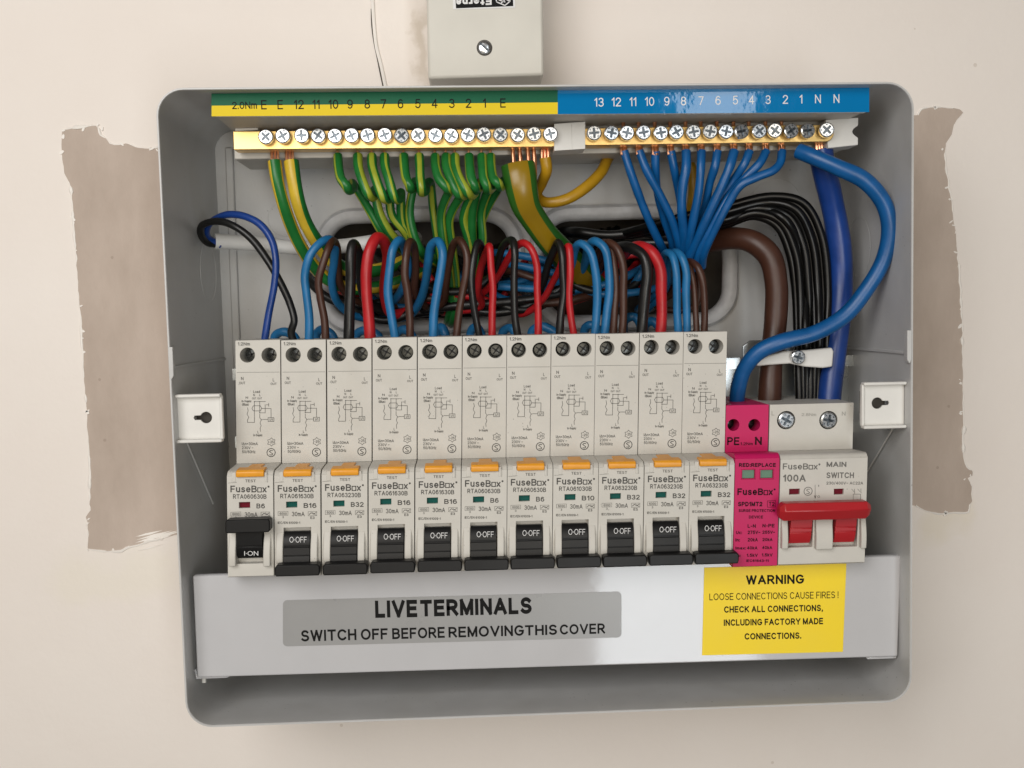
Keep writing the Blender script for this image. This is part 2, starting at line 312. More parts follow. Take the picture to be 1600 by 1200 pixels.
# ---- flat print
# a plain sans-serif stroke alphabet, cap height 1: width, strokes; a stroke mixes points and arcs (cx, cy, rx, ry, from, to)
GL = {
 'A': (.7, [[(0, 0), (.35, 1), (.7, 0)], [(.12, .31), (.58, .31)]]),
 'B': (.6, [[(.3, .53), (0, .53), (0, 1), (.3, 1), (.3, .765, .26, .235, 90, -90)], [(0, .53), (0, 0), (.3, 0), (.32, .265, .28, .265, -90, 90)]]),
 'C': (.68, [[(.37, .5, .37, .5, 42, 318)]]),
 'D': (.64, [[(.26, 0), (0, 0), (0, 1), (.26, 1), (.26, .5, .38, .5, 90, -90)]]),
 'E': (.53, [[(.53, 1), (0, 1), (0, 0), (.53, 0)], [(0, .52), (.48, .52)]]),
 'F': (.5, [[(.5, 1), (0, 1), (0, 0)], [(0, .5), (.43, .5)]]),
 'G': (.72, [[(.37, .5, .37, .5, 45, 328), (.71, .46), (.42, .46)]]),
 'H': (.6, [[(0, 0), (0, 1)], [(.6, 0), (.6, 1)], [(0, .52), (.6, .52)]]),
 'I': (0, [[(0, 0), (0, 1)]]),
 'K': (.62, [[(0, 0), (0, 1)], [(.6, 1), (0, .36)], [(.2, .57), (.62, 0)]]),
 'L': (.48, [[(0, 1), (0, 0), (.48, 0)]]),
 'M': (.72, [[(0, 0), (0, 1)], [(0, 1), (.36, .05), (.72, 1)], [(.72, 1), (.72, 0)]]),
 'N': (.6, [[(0, 0), (0, 1)], [(0, 1), (.6, 0)], [(.6, 0), (.6, 1)]]),
 'O': (.76, [[(.38, .5, .38, .5, 0, 360)]]),
 'P': (.57, [[(0, 0), (0, 1), (.3, 1), (.3, .73, .27, .27, 90, -90), (0, .46)]]),
 'R': (.6, [[(0, 0), (0, 1), (.3, 1), (.3, .73, .27, .27, 90, -90), (0, .46)], [(.28, .46), (.6, 0)]]),
 'S': (.58, [[(.3, .745, .26, .255, 28, 265), (.29, .25, .29, .25, 85, -152)]]),
 'T': (.62, [[(0, 1), (.62, 1)], [(.31, 1), (.31, 0)]]),
 'U': (.6, [[(0, 1), (0, .3), (.3, .3, .3, .3, 180, 360), (.6, 1)]]),
 'V': (.68, [[(0, 1), (.34, 0), (.68, 1)]]),
 'W': (.96, [[(0, 1), (.24, 0), (.48, 1), (.72, 0), (.96, 1)]]),
 'Y': (.66, [[(0, 1), (.33, .45), (.66, 1)], [(.33, .45), (.33, 0)]]),
 '0': (.54, [[(.27, .5, .27, .5, 0, 360)]]),
 '1': (.24, [[(0, .76), (.22, 1), (.22, 0)]]),
 '2': (.54, [[(.27, .73, .26, .27, 172, -30), (0, 0), (.54, 0)]]),
 '3': (.54, [[(.26, .755, .24, .245, 155, -88), (.26, .26, .28, .26, 88, -155)]]),
 '4': (.57, [[(.42, 0), (.42, 1), (0, .28), (.57, .28)]]),
 '5': (.55, [[(.5, 1), (.1, 1), (.05, .5), (.27, .33, .27, .33, 125, -152)]]),
 '6': (.55, [[(.28, .31, .27, .31, 0, 360)], [(.01, .33), (.29, .5, .28, .5, 178, 48)]]),
 '7': (.54, [[(0, 1), (.54, 1), (.17, 0)]]),
 '8': (.54, [[(.27, .755, .23, .245, 0, 360)], [(.27, .26, .27, .26, 0, 360)]]),
 '9': (.55, [[(.28, .69, .27, .31, 0, 360)], [(.55, .67), (.27, .5, .28, .5, -2, -132)]]),
 'a': (.42, [[(.04, .55), (.22, .52, .18, .2, 150, 0), (.4, 0)], [(.4, .4), (.2, .2, .2, .2, 80, 280), (.4, .12)]]),
 'c': (.42, [[(.24, .36, .24, .36, 50, 310)]]),
 'd': (.44, [[(.42, 0), (.42, 1)], [(.21, .36, .21, .36, 0, 360)]]),
 'e': (.48, [[(.02, .36), (.47, .36), (.24, .36, .23, .36, 5, 312)]]),
 'i': (0, [[(0, 0), (0, .7)], [(0, .92), (0, 1.02)]]),
 'k': (.4, [[(0, 0), (0, 1)], [(.38, .72), (0, .3)], [(.14, .44), (.4, 0)]]),
 'l': (0, [[(0, 0), (0, 1)]]),
 'm': (.66, [[(0, 0), (0, .72)], [(0, .46), (.165, .48, .165, .24, 178, 0), (.33, 0)], [(.33, .46), (.495, .48, .165, .24, 178, 0), (.66, 0)]]),
 'n': (.42, [[(0, 0), (0, .72)], [(0, .46), (.21, .48, .21, .24, 178, 0), (.42, 0)]]),
 'o': (.48, [[(.24, .36, .24, .36, 0, 360)]]),
 'p': (.44, [[(0, -.28), (0, .72)], [(.21, .36, .21, .36, 0, 360)]]),
 'r': (.24, [[(0, 0), (0, .72)], [(0, .42), (.22, .48, .2, .24, 170, 80)]]),
 's': (.42, [[(.22, .54, .18, .18, 28, 265), (.21, .18, .21, .18, 85, -152)]]),
 't': (.28, [[(.12, .95), (.12, .14), (.28, 0)], [(0, .72), (.28, .72)]]),
 'u': (.42, [[(0, .72), (0, .24), (.21, .24, .21, .24, 180, 358)], [(.42, .72), (.42, 0)]]),
 'x': (.44, [[(0, 0), (.44, .72)], [(0, .72), (.44, 0)]]),
 'y': (.44, [[(0, .72), (.22, 0)], [(.44, .72), (.14, -.28)]]),
 'z': (.4, [[(0, .72), (.38, .72), (0, 0), (.4, 0)]]),
 '.': (0, [[(0, 0), (0, .06)]]), ',': (.04, [[(.04, .07), (0, -.16)]]), '\u00b7': (.04, [[(.02, .42), (.02, .54)]]), '-': (.28, [[(0, .42), (.28, .42)]]),
 '/': (.36, [[(0, -.05), (.36, 1.05)]]), ':': (0, [[(0, 0), (0, .06)], [(0, .6), (0, .66)]]), '=': (.46, [[(0, .34), (.46, .34)], [(0, .62), (.46, .62)]]),
 '~': (.46, [[(0, .42), (.12, .53), (.32, .4), (.46, .52)]]), '(': (.16, [[(.42, .45, .42, .62, 130, 230)]]), ')': (.16, [[(-.26, .45, .42, .62, 50, -50)]]),
 '!': (0, [[(0, 1), (0, .3)], [(0, .06), (0, 0)]]), '\u0394': (.6, [[(.3, 1), (0, 0), (.6, 0), (.3, 1)]]),
}
_tc = {}
def ribbon(Q, loop, hw, vs, fs, li):
    if not loop:     # square ends reach the full height
        Q = list(Q); q0, q1 = Q[0], Q[-1]
        for e, f in ((0, 1), (-1, -2)):
            d = math.dist(Q[e], Q[f]); Q[e] = (Q[e][0]+(Q[e][0]-Q[f][0])/d*hw*.9, Q[e][1]+(Q[e][1]-Q[f][1])/d*hw*.9)
    n = len(Q); k0 = len(vs)
    for i in range(n):
        a_ = Q[i-1] if (i or loop) else None; b_ = Q[(i+1) % n] if (i < n-1 or loop) else None; p = Q[i]; dirs = []
        if a_: d = math.dist(a_, p); dirs.append(((p[0]-a_[0])/d, (p[1]-a_[1])/d))
        if b_: d = math.dist(b_, p); dirs.append(((b_[0]-p[0])/d, (b_[1]-p[1])/d))
        nx = -sum(d[1] for d in dirs); ny = sum(d[0] for d in dirs); L = math.hypot(nx, ny) or 1; nx /= L; ny /= L
        c = max(.42, -nx*dirs[0][1]+ny*dirs[0][0]); m_ = hw/c
        vs += [(p[0]+nx*m_, p[1]+ny*m_, li), (p[0]-nx*m_, p[1]-ny*m_, li)]
    for i in range(n if loop else n-1):
        j = (i+1) % n; fs.append([k0+2*i, k0+2*i+1, k0+2*j+1, k0+2*j])
def glyphs(s, wt):
    """flat ribbons for a string: (x, y, layer) vertices and quads"""
    if (s, wt) not in _tc:
        vs, fs, x = [], [], 0.0; hw = wt/2
        for ch in s:
            if ch == ' ': x += .34; continue
            wd, strokes = GL[ch]
            for li, st in enumerate(strokes):
                P = []; loop = False
                for it in st:
                    if len(it) == 2: P.append(it)
                    else:
                        cx_, cy_, rx, ry, a0, a1 = it; n = max(4, int(abs(a1-a0)/20)); loop = abs(a1-a0) == 360
                        P += [(cx_+rx*math.cos(R(a0+(a1-a0)*k/n)), cy_+ry*math.sin(R(a0+(a1-a0)*k/n))) for k in range(n if loop else n+1)]
                P = [(p[0]+x+hw, p[1]*(1-wt)+hw) for p in P]; Q = [P[0]]
                for p in P[1:]:
                    if math.dist(p, Q[-1]) > .004: Q.append(p)
                parts = [[Q[0]]]          # sharp corners start a new ribbon
                for i in range(1, len(Q)):
                    parts[-1].append(Q[i])
                    if not loop and i < len(Q)-1:
                        a_, b_, c_ = Q[i-1], Q[i], Q[i+1]
                        if ((b_[0]-a_[0])*(c_[0]-b_[0])+(b_[1]-a_[1])*(c_[1]-b_[1]))/(math.dist(a_, b_)*math.dist(b_, c_)) < -.15: parts.append([Q[i]])
                for pi_, Q in enumerate(parts): ribbon(Q, loop, hw, vs, fs, li+.45*pi_)
            x += wd+wt+.13
        _tc[(s, wt)] = (vs, fs)
    return _tc[(s, wt)]
def text(mb, s, A, B, cap, up=(0, 0, 1), bold=0.0, mi=0):
    """letters from A to B along the base line, cap mm high; bold is the added stroke width"""
    A, B, up = Vector(A), Vector(B), Vector(up); vs, fs = glyphs(s, round(.14+bold, 3)); x0 = min(p[0] for p in vs); x1 = max(p[0] for p in vs)
    mb.add([A+(B-A)*((p[0]-x0)/max(x1-x0, 1e-6))+up*(p[1]*cap)+Vector((0, -.008*p[2], 0)) for p in vs], fs, mi)
def line(mb, pts, wd, mi=0, closed=False):
    pts = [Vector(p) for p in pts]
    if closed: pts = pts+[pts[0]]
    for a, b in zip(pts, pts[1:]):
        d = (b-a).normalized(); n = Vector((-d.z, 0, d.x))*wd/2; e = d*wd*.3
        mb.add([a-n-e, b-n+e, b+n+e, a+n-e], [(0, 1, 2, 3)], mi)

# ------------------------------------------------------------------ the wall
YW = 86
def wall_xy(px, py): return U(px, py, YW)
mb = MB()
e0, e1 = wall_xy(420, 330), wall_xy(1200, 540)
outer = [(-900, YW, -800), (1100, YW, -800), (1100, YW, 800), (-900, YW, 800)]
hole = [(e0.x-3, YW, e1.z-3), (e1.x+3, YW, e1.z-3), (e1.x+3, YW, e0.z+3), (e0.x-3, YW, e0.z+3)]
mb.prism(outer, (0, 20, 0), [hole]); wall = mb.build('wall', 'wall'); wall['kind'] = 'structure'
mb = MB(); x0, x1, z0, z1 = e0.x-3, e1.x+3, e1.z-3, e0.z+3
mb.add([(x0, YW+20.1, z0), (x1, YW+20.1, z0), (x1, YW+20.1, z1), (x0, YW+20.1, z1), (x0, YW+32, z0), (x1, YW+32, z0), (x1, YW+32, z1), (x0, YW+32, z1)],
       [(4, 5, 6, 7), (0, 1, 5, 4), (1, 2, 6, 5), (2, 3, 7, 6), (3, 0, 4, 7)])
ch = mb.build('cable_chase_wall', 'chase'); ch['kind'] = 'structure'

PL = [(97, 203), (138, 197), (150, 196), (155, 203), (157, 211), (166, 216), (172, 224), (186, 226), (196, 224), (214, 230), (232, 232), (262, 229), (300, 232), (410, 234),
      (410, 500), (410, 838), (272, 836), (252, 841), (232, 845), (215, 852), (198, 856), (190, 861), (163, 861.5), (152, 860), (137, 857), (138, 835), (137, 817), (134, 808), (141, 797), (140.5, 760),
      (140, 722), (138, 690), (136, 655), (133, 615), (131, 588), (130, 560), (127, 500), (122, 445), (121, 425), (118.5, 395), (116, 360), (114, 330), (112, 300), (106, 281), (100, 270), (97, 250), (96, 225)]
PR = [(1240, 188), (1434, 180), (1440, 170), (1462, 167), (1500, 171), (1505, 176), (1495, 187), (1490, 196), (1487, 210), (1478, 224), (1476, 242), (1480, 275), (1488, 322), (1494, 375), (1499, 430), (1502, 480), (1504, 560),
      (1505, 640), (1505, 708), (1508, 724), (1514, 733), (1519.5, 735), (1519.5, 743), (1512, 747), (1519, 760), (1519, 783), (1515, 789), (1513, 800), (1490, 801), (1466, 803), (1445, 798), (1430, 790), (1240, 788)]
def jag(pts, amp):
    out = []
    for a, b in zip(pts, pts[1:]+pts[:1]):
        k = max(1, int(math.dist(a, b)/9))
        for i in range(k):
            t = i/k; q = random.uniform(-amp, amp) if i else 0
            dx, dy = b[0]-a[0], b[1]-a[1]; L = math.hypot(dx, dy)
            out.append((a[0]+dx*t-dy/L*q, a[1]+dy*t+dx/L*q))
    return out
for outline, side, vis in ((PL, 1, lambda p: p[0] < 258), (PR, -1, lambda p: p[0] > 1425)):
    J = jag(outline, 1.0)
    mb = MB(); mb.prism([U(x, y, YW-.25) for x, y in J], (0, .6, 0)); pp = mb.build('bare_plaster_patch', 'plaster', wall)
    # torn lips of cream paint around the bare plaster
    mb = MB(); run = []
    seq = J+[J[0]]
    for p in seq:
        if vis(p): run.append(p)
        if (not vis(p) or p is seq[-1]) and len(run) > 3:
            n = len(run); ph = random.random()*9
            wid = [max(.07, .24+.26*math.sin(i*.33+ph)+random.uniform(-.2, .35)+(.7 if random.random() < .07 else 0)) for i in range(n)]
            mb.tube([U(x, y, YW-.15) for x, y in run], lambda t, w_=wid: w_[int(t*(len(w_)-1))], n=6, steps=2)
            run = []
    mb.build('paint_edge', 'paintedge', wall)
    fl = [p for p in J if vis(p)]
    for k in range(26):     # chips of paint left clinging near the edge
        p = random.choice(fl); a = random.uniform(0, 6.3); n_ = random.randint(5, 8); rx, ry = random.uniform(1.2, 5.5), random.uniform(.8, 2.6)
        mb = MB(); ox, oy = p[0]+side*random.uniform(-1, 5), p[1]+random.uniform(-4, 4); ct, st = math.cos(a), math.sin(a)
        lp = []
        for i in range(n_):
            t_ = 2*math.pi*i/n_; q = random.uniform(.6, 1.2); u_, v_ = rx*q*math.cos(t_), ry*q*math.sin(t_)
            lp.append(U(ox+u_*ct-v_*st, oy+u_*st+v_*ct, YW-.6))
        mb.prism(lp, (0, .5, 0)); mb.build('paint_flake', 'paintedge', wall)
    if side > 0:
        mb = MB()
        for k in range(9):  # dry brush streaks over the foot of the patch
            x0_, y0_ = random.uniform(200, 250), random.uniform(838, 862); L_ = random.uniform(18, 60); hh = random.uniform(.5, 1.7)
            mb.prism([U(x0_, y0_, YW-.3-.02*k), U(x0_+L_*.5, y0_-L_*.14-hh, YW-.3-.02*k), U(x0_+L_, y0_-L_*.26, YW-.3-.02*k), U(x0_+L_*.5, y0_-L_*.12+hh, YW-.3-.02*k)], (0, .2, 0))
        mb.build('brush_streak', 'paintedge', wall)

# thin painted-over wire running down the plaster
mb = MB(); pts = [U(x, y, YW-.4) for x, y in ((579, -40), (582, 0), (584.5, 40), (588, 72), (596, 105), (603, 140), (612, 190))]
mb.tube(pts, .85, n=8)
pw = mb.build('thin_wire', 'paintedge', origin=U(590, 70, YW)); tag(pw, 'thin cream painted wire running down the wall beside the junction box', 'wire')
mb = MB(); pts = [U(x, y, YW-.3) for x, y in ((580.5, 14), (581, 36), (584, 62), (590, 92), (596, 122), (600, 140))]
mb.tube(pts, .38, n=6); k = mb.build('crack', 'crack', wall)

# ------------------------------------------------------------------ junction box above
JY = 50
jb = thing('junction_box', 'cream plastic junction box with upside-down sticker on the wall above the fuse board', 'junction box', U(760, 60, YW))
a, b, c, d = U(669, 123, JY), U(850, 117.5, JY), U(846, -190, JY), U(663, -186, JY)
mb = MB(); mb.prism([a, b, c, d], (0, YW-JY-.3, 0)); mb.build('cover', 'jb', jb, bevel=1.2)
J1 = JY-.25
mb = MB(); q = [U(708, 14.5, J1), U(805, 12, J1), U(803, -60, J1), U(706, -58, J1)]; mb.prism(q, (0, .2, 0)); st = mb.build('sticker', 'printwhite', jb)
mb = MB(); q = [U(712.5, 13, J1-.05), U(802, 9.5, J1-.05), U(800, -40, J1-.05), U(710, -38, J1-.05)]; mb.prism(q, (0, .04, 0)); mb.build('sticker_panel', 'printblack', st).location = (0, 0, 0)
mb = MB(); text(mb, 'Eterna', U(768, -4.5, J1-.12), U(712.5, -2.5, J1-.12), 3.2, up=(0, 0, -1), bold=.09)
g = lambda x, y: U(x, y, J1-.12)
for L in (((776, 3), (789, 8.5), (797, 2), (795, -6), (783, -8), (775, -2)), ((783, 5), (790, -2), (796, 2)), ((780, 0), (789, 3))): line(mb, [g(*p) for p in L], .45, closed=len(L) > 4)
mb.build('lettering', 'printwhite', st)
sc_ = U(757, 74.5, JY-.35)
mb = MB(); mb.lathe(sc_+Vector((0, .28, 0)), [(3.35, 0), (3.35, .06)], n=28); mb.build('screw_hole', 'hole', jb)
mb = MB(); mb.lathe(sc_, [(2.85, 0), (2.85, .3), (2.5, .62), (1.5, .85), (.2, .9)], n=28); sw = mb.build('screw', 'zinc', jb)
mb = MB(); dv = Vector((.74, 0, -.67)); nv = Vector((.67, 0, .74)); cc = sc_+Vector((0, -.93, 0))
mb.prism([cc-dv*2.6-nv*.42, cc+dv*2.6-nv*.42, cc+dv*2.6+nv*.42, cc-dv*2.6+nv*.42], (0, .5, 0)); mb.build('slot', 'zincdark', sw)

# ------------------------------------------------------------------ the enclosure
YB = 84
TL, TR, BR, BL = U(241.5, 137, 0), U(1429, 127, 0), U(1425, 1097, 0), U(291, 1138.5, 0)
cx = (TL+TR+BR+BL)/4
enc = thing('fuse_board_enclosure', 'open grey metal fuse board enclosure with rounded corners fixed to the wall', 'fuse board', (cx.x, YB, cx.z))
def rim_loop(inset, y, rad=10.5, n=8):
    P = [TL, TR, BR, BL]; out = []
    for i in range(4):
        p, a, b = P[i], P[i-1], P[(i+1) % 4]
        da, db = (a-p).normalized(), (b-p).normalized(); c0 = p+(da+db)*(rad)
        r = rad-inset
        for k in range(n+1):
            t = k/n*math.pi/2; q = c0-db*math.cos(t)*r-da*math.sin(t)*r
            # from side a to side b
            out.append(Vector((q.x, y, q.z)))
    return out
prof = [(0, YB), (0, .5), (.2, 0), (.75, -.05), (.95, .35), (.95, YB-.2)]
mb = MB(); loops = [rim_loop(i, y) for i, y in prof]; n = len(loops[0])
for k in range(len(loops)-1):
    mb.add(loops[k]+loops[k+1], [(i, (i+1) % n, n+(i+1) % n, n+i) for i in range(n)])
mb.build('side_walls', 'sheet', enc, smooth_angle=50)
bl = rim_loop(.7, YB)
HL = [U(508, 512, YB), U(808, 505, YB), U(806, 333, YB), U(506, 338, YB)]
HR = [U(842, 504, YB), U(1140, 500, YB), U(1140, 338, YB), U(842, 334, YB)]
def hole_loop(H, y, grow=0):
    xs = [p.x for p in H]; zs = [p.z for p in H]; return rrect(min(xs)-grow, max(xs)+grow, min(zs)-grow, max(zs)+grow, 15+grow, y)
mb = MB(); mb.prism(bl, (0, 1.2, 0), [hole_loop(HL, YB), hole_loop(HR, YB)]); mb.build('back_plate', 'sheet', enc)
for H in (HL, HR):
    mb = MB(); lp = hole_loop(H, YB-1.2, -.3)
    mb.tube(lp, 3.4, n=10, closed=True, steps=2, ry=3.9); mb.build('edging_strip', 'grommet', enc)
# folded seams of the back plate against the sides, and knock-out rings
for x_, s in ((359, 1), (1322, -1)):
    mb = MB(); p, q = U(x_-3*s, 232, YB), U(x_+2, 1030, YB); mb.box(p.x-.8, p.x+2.6, YB-2.4, YB-.1, q.z, p.z); mb.build('corner_flange', 'sheet', enc, bevel=.5)
def ring(c, r, ax, name='knockout', disc=True):
    mb = MB(); ax = Vector(ax); u = ax.orthogonal().normalized(); v = ax.cross(u)
    mb.tube([c+u*r*math.cos(t*math.pi/18)+v*r*math.sin(t*math.pi/18) for t in range(36)], .13 if disc else .07, n=6, closed=True, steps=1)
    if disc: mb.lathe(c, [(r-.8, -.1), (r-.9, .22), (.1, .25)], ax=ax, n=36)
    mb.build(name, 'sheet', enc)
ring(U(446, 342, YB), 8.0, (0, -1, 0)); ring(U(1212, 318, YB), 12, (0, -1, 0)); ring(U(1212, 352, YB-.3), 3, (0, -1, 0))
ring(U(1040, 1010, YB), 9, (0, -1, 0)); ring(U(1225, 1008, YB), 9, (0, -1, 0))
xl = TL.x*.6+BL.x*.4+1.4; xr = TR.x-1.4
ring(Vector((xl+.9, 56, U(330, 425, 56).z)), 13, (1, 0, 0), disc=False); ring(Vector((xr-.4, 52, U(1360, 385, 50).z)), 13, (-1, 0, 0), disc=False)
# step in the side walls and the small tabs on the rim
for px, py0, py1, s in ((266, 542, 592, 1), (1421, 516, 566, -1)):
    p, q = U(px, py0, 0), U(px, py1, 0); mb = MB()
    mb.prism([(p.x-.9, -.3, p.z), (p.x+.9, -.3, p.z), (p.x+.9, -.3, q.z+1.2), (p.x-.2*s, -.3, q.z-.6), (p.x-.9, -.3, q.z+1)], (0, 3.2, 0)); mb.build('rim_tab', 'sheet', enc, bevel=.25)
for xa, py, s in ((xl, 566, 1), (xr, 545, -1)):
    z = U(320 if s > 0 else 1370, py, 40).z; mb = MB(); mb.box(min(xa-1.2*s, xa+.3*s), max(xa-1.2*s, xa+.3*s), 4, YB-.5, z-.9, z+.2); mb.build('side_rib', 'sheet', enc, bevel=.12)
# keyhole brackets that take the lid screws
for (x0p, x1p, y0p, y1p, s, kx, ky) in ((279, 346.5, 616, 690, 1, 322, 652.5), (1346, 1413, 597, 668, -1, 1371, 630)):
    yb_ = 6.0
    A, B = U(x0p, y1p-2, yb_), U(x1p, y0p+2, yb_); kc = U(kx, ky, yb_)
    kh = []
    rr, sw_, ln = 2.25, .85, 4.2
    for i in range(21):
        t = R(180-157+i*(314/20)) if s > 0 else R(-157+i*(314/20))
        kh.append((kc.x+rr*math.cos(t), yb_, kc.z+rr*math.sin(t)))
    th = R(23); ex = kc.x-s*ln*1.05
    tail = [(ex, yb_, kc.z-sw_), (ex-s*.4, yb_, kc.z), (ex, yb_, kc.z+sw_)]
    if s > 0: kh = [(kc.x+rr*math.cos(t), yb_, kc.z+rr*math.sin(t)) for t in [R(-157+i*314/20) for i in range(21)]]+[(ex, yb_, kc.z+sw_), (ex-.4, yb_, kc.z), (ex, yb_, kc.z-sw_)]
    else: kh = [(kc.x-rr*math.cos(t), yb_, kc.z+rr*math.sin(t)) for t in [R(-157+i*314/20) for i in range(21)]]+[(ex, yb_, kc.z+sw_), (ex+.4, yb_, kc.z), (ex, yb_, kc.z-sw_)]
    mb = MB(); mb.prism([(A.x, yb_, A.z), (B.x, yb_, A.z), (B.x, yb_, B.z), (A.x, yb_, B.z)], (0, 1.1, 0), [kh])
    br = mb.build('lid_bracket', 'plastic_white', enc, bevel=.2)
    for z0_, z1_ in ((B.z-.4, B.z+.9), (A.z-.9, A.z+.4)):
        mb = MB(); mb.box(A.x, B.x, yb_-2.8, yb_+1.0, z0_, z1_); mb.build('flange', 'plastic_white', br, bevel=.45)
    mb = MB(); mb.box(*( (B.x-1.0, B.x+.2) if s > 0 else (A.x-.2, A.x+1.0)), yb_-.9, yb_+1.6, A.z, B.z); mb.build('fold', 'plastic_white', br, bevel=.4)
    mb = MB(); xw = xl+1 if s > 0 else xr-1; mb.box(min(xw-2*s, xw), max(xw-2*s, xw), yb_+2, yb_+14, A.z+1, B.z-1); mb.build('weld_foot', 'sheet', br)
    mb = MB(); mb.box(kc.x-5, kc.x+5, yb_+5, yb_+6, kc.z-4.5, kc.z+4.5); mb.build('backing', 'hole', br)
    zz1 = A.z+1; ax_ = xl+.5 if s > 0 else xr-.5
    mb = MB(); mb.tube([(ax_, 13, zz1-2), (ax_, 50, zz1-34)] if s > 0 else [(ax_, 13, zz1-2), (ax_, 44, zz1-27)], .4, n=8); mb.build('diagonal_line', 'sheet', enc)  # thin raised diagonal line on the side wall below the bracket

# ------------------------------------------------------------------ terminal rail, bars and labels
YL, YBAR = 6, 24
rail = thing('terminal_rail', 'grey plastic terminal rail across the top with green, yellow and blue number strips', 'terminal rail', U(845, 215, YBAR+12))
mb = MB()
lt, rt, rb, lb = U(330, 146, YL), U(1358.5, 132.5, YL), U(1352.5, 176, YL), U(337, 182.5, YL)
cth = 13
mb.prism([lt, rt, rb, lb], (0, 2.4, 0))
# ledge running back under the labels and down to the bars
lw = [(U(337, 181.5, YL+.3), U(1352, 175, YL+.3)), (U(366, 207, YBAR+7), U(1321, 189, YBAR+7))]
(a, b), (c, d) = lw
up_ = Vector((0, 0, 2.0))
mb.add([a, b, d, c, a+up_, b+up_, d+up_, c+up_], [(0, 1, 2, 3), (7, 6, 5, 4), (0, 4, 5, 1), (1, 5, 6, 2), (2, 6, 7, 3), (3, 7, 4, 0)])
mb.build('label_ledge', 'plastic', rail, bevel=.3)
mb = MB(); yb1 = YBAR+10; a, b = U(366, 249, yb1), U(1320, 233, yb1)
mb.prism([(a.x, yb1, a.z), (b.x, yb1, b.z), (b.x, yb1, b.z+14), (a.x, yb1, a.z+14)], (0, 30, 0)); mb.build('base', 'plastic', rail, bevel=.5)
def quad(mb, pts, y, d=(0, .2, 0), mi=0): mb.prism([U(x, yy, y) for x, yy in pts], d, mi=mi)
mb = MB(); quad(mb, [(866, 193.5), (914.5, 190), (914.5, 232.5), (866, 235.5)], YBAR-.8, (0, 12, 0)); mb.box(U(890, 0, YBAR-.8).x-.1, U(890, 0, YBAR-.8).x+.1, YBAR-.9, YBAR, U(890, 233, YBAR).z, U(890, 193, YBAR).z); mb.build('spacer', 'plastic_white', rail, bevel=.3)
E0 = [(1294, 187), (1341, 183.5)]
arc = [(1341-9*math.sin(math.pi*i/8), 196+19*i/8) for i in range(9)]
mb = MB(); quad(mb, [(1290, 187), (1341.5, 183.5)]+arc+[(1341, 226.5), (1294, 231.5)], YBAR+1, (0, 11, 0)); mb.build('end_block', 'plastic_white', rail, bevel=.3)
mb = MB(); quad(mb, [(367, 184), (403, 183), (403, 203), (367, 205)], YBAR+1, (0, 5, 0)); mb.build('end_block', 'plastic', rail, bevel=.3)
def lerp2(a, b, t): return a+(b-a)*t
def strip(name, xa, xb, ta, tb, m_, y=YL-.22):
    mb = MB(); T = lambda x, t: Vector.lerp(lt.lerp(rt, (x-330)/(1358.5-330)), lb.lerp(rb, (x-337)/(1352.5-337)), t)
    P = [T(xa, ta), T(xb, ta), T(xb, tb), T(xa, tb)]
    mb.prism([Vector((p.x, y, p.z)) for p in P], (0, .2, 0)); return mb.build(name, m_, rail)
es = strip('earth_label', 330.5, 865.5, .012, .985, 'lab_green')
mb = MB(); T = lambda x, t: Vector.lerp(lt.lerp(rt, (x-330)/(1358.5-330)), lb.lerp(rb, (x-337)/(1352.5-337)), t)
P = [T(331, .53), T(865.5, .53), T(865.5, .985), T(331, .985)]
mb.prism([Vector((p.x, YL-.27, p.z)) for p in P], (0, .2, 0)); ys_ = mb.build('yellow_band', 'lab_yellow', es)
ns = strip('neutral_label', 865.5, 1358, .012, .985, 'lab_blue')
mb = MB(); yl = YL-.32
def ctext(mb, s, px, py, wpx, cpx, y, bold=0):
    if wpx is None: gv = glyphs(s, round(.14+bold, 3))[0]; wpx = (max(p[0] for p in gv)-min(p[0] for p in gv))*cpx*.93
    return _ctext(mb, s, px, py, wpx, cpx, y, bold)
def _ctext(mb, s, px, py, wpx, cpx, y, bold=0): text(mb, s, U(px-wpx/2, py+cpx/2, y), U(px+wpx/2, py+cpx/2-wpx*.012, y), cpx/(F/(y-CAM.y)), bold=bold)
ctext(mb, '2.0Nm', 382, 165, 39, 11, yl)
for s, x in zip(('E', 'E', '12', '11', '10', '9', '8', '7', '6', '5', '4', '3', '2', '1', 'E'), (412.5, 438, 467, 494, 521, 547, 574, 599.5, 626, 653, 679, 706, 732, 757, 786)):
    ctext(mb, s, x, 164-(x-412)*.0075, None, 14, yl, -.01)
mb.build('lettering', 'printblack', es)
mb = MB()
for s, x in zip(('13', '12', '11', '10', '9', '8', '7', '6', '5', '4', '3', '2', '1', 'N', 'N'), (936, 963, 989, 1015, 1042, 1068, 1095.5, 1122, 1149, 1174, 1200, 1227, 1251.5, 1278, 1307)):
    ctext(mb, s, x, 160-(x-936)*.0155, None, 13.5, yl, -.02)
mb.build('lettering', 'printwhite', ns)

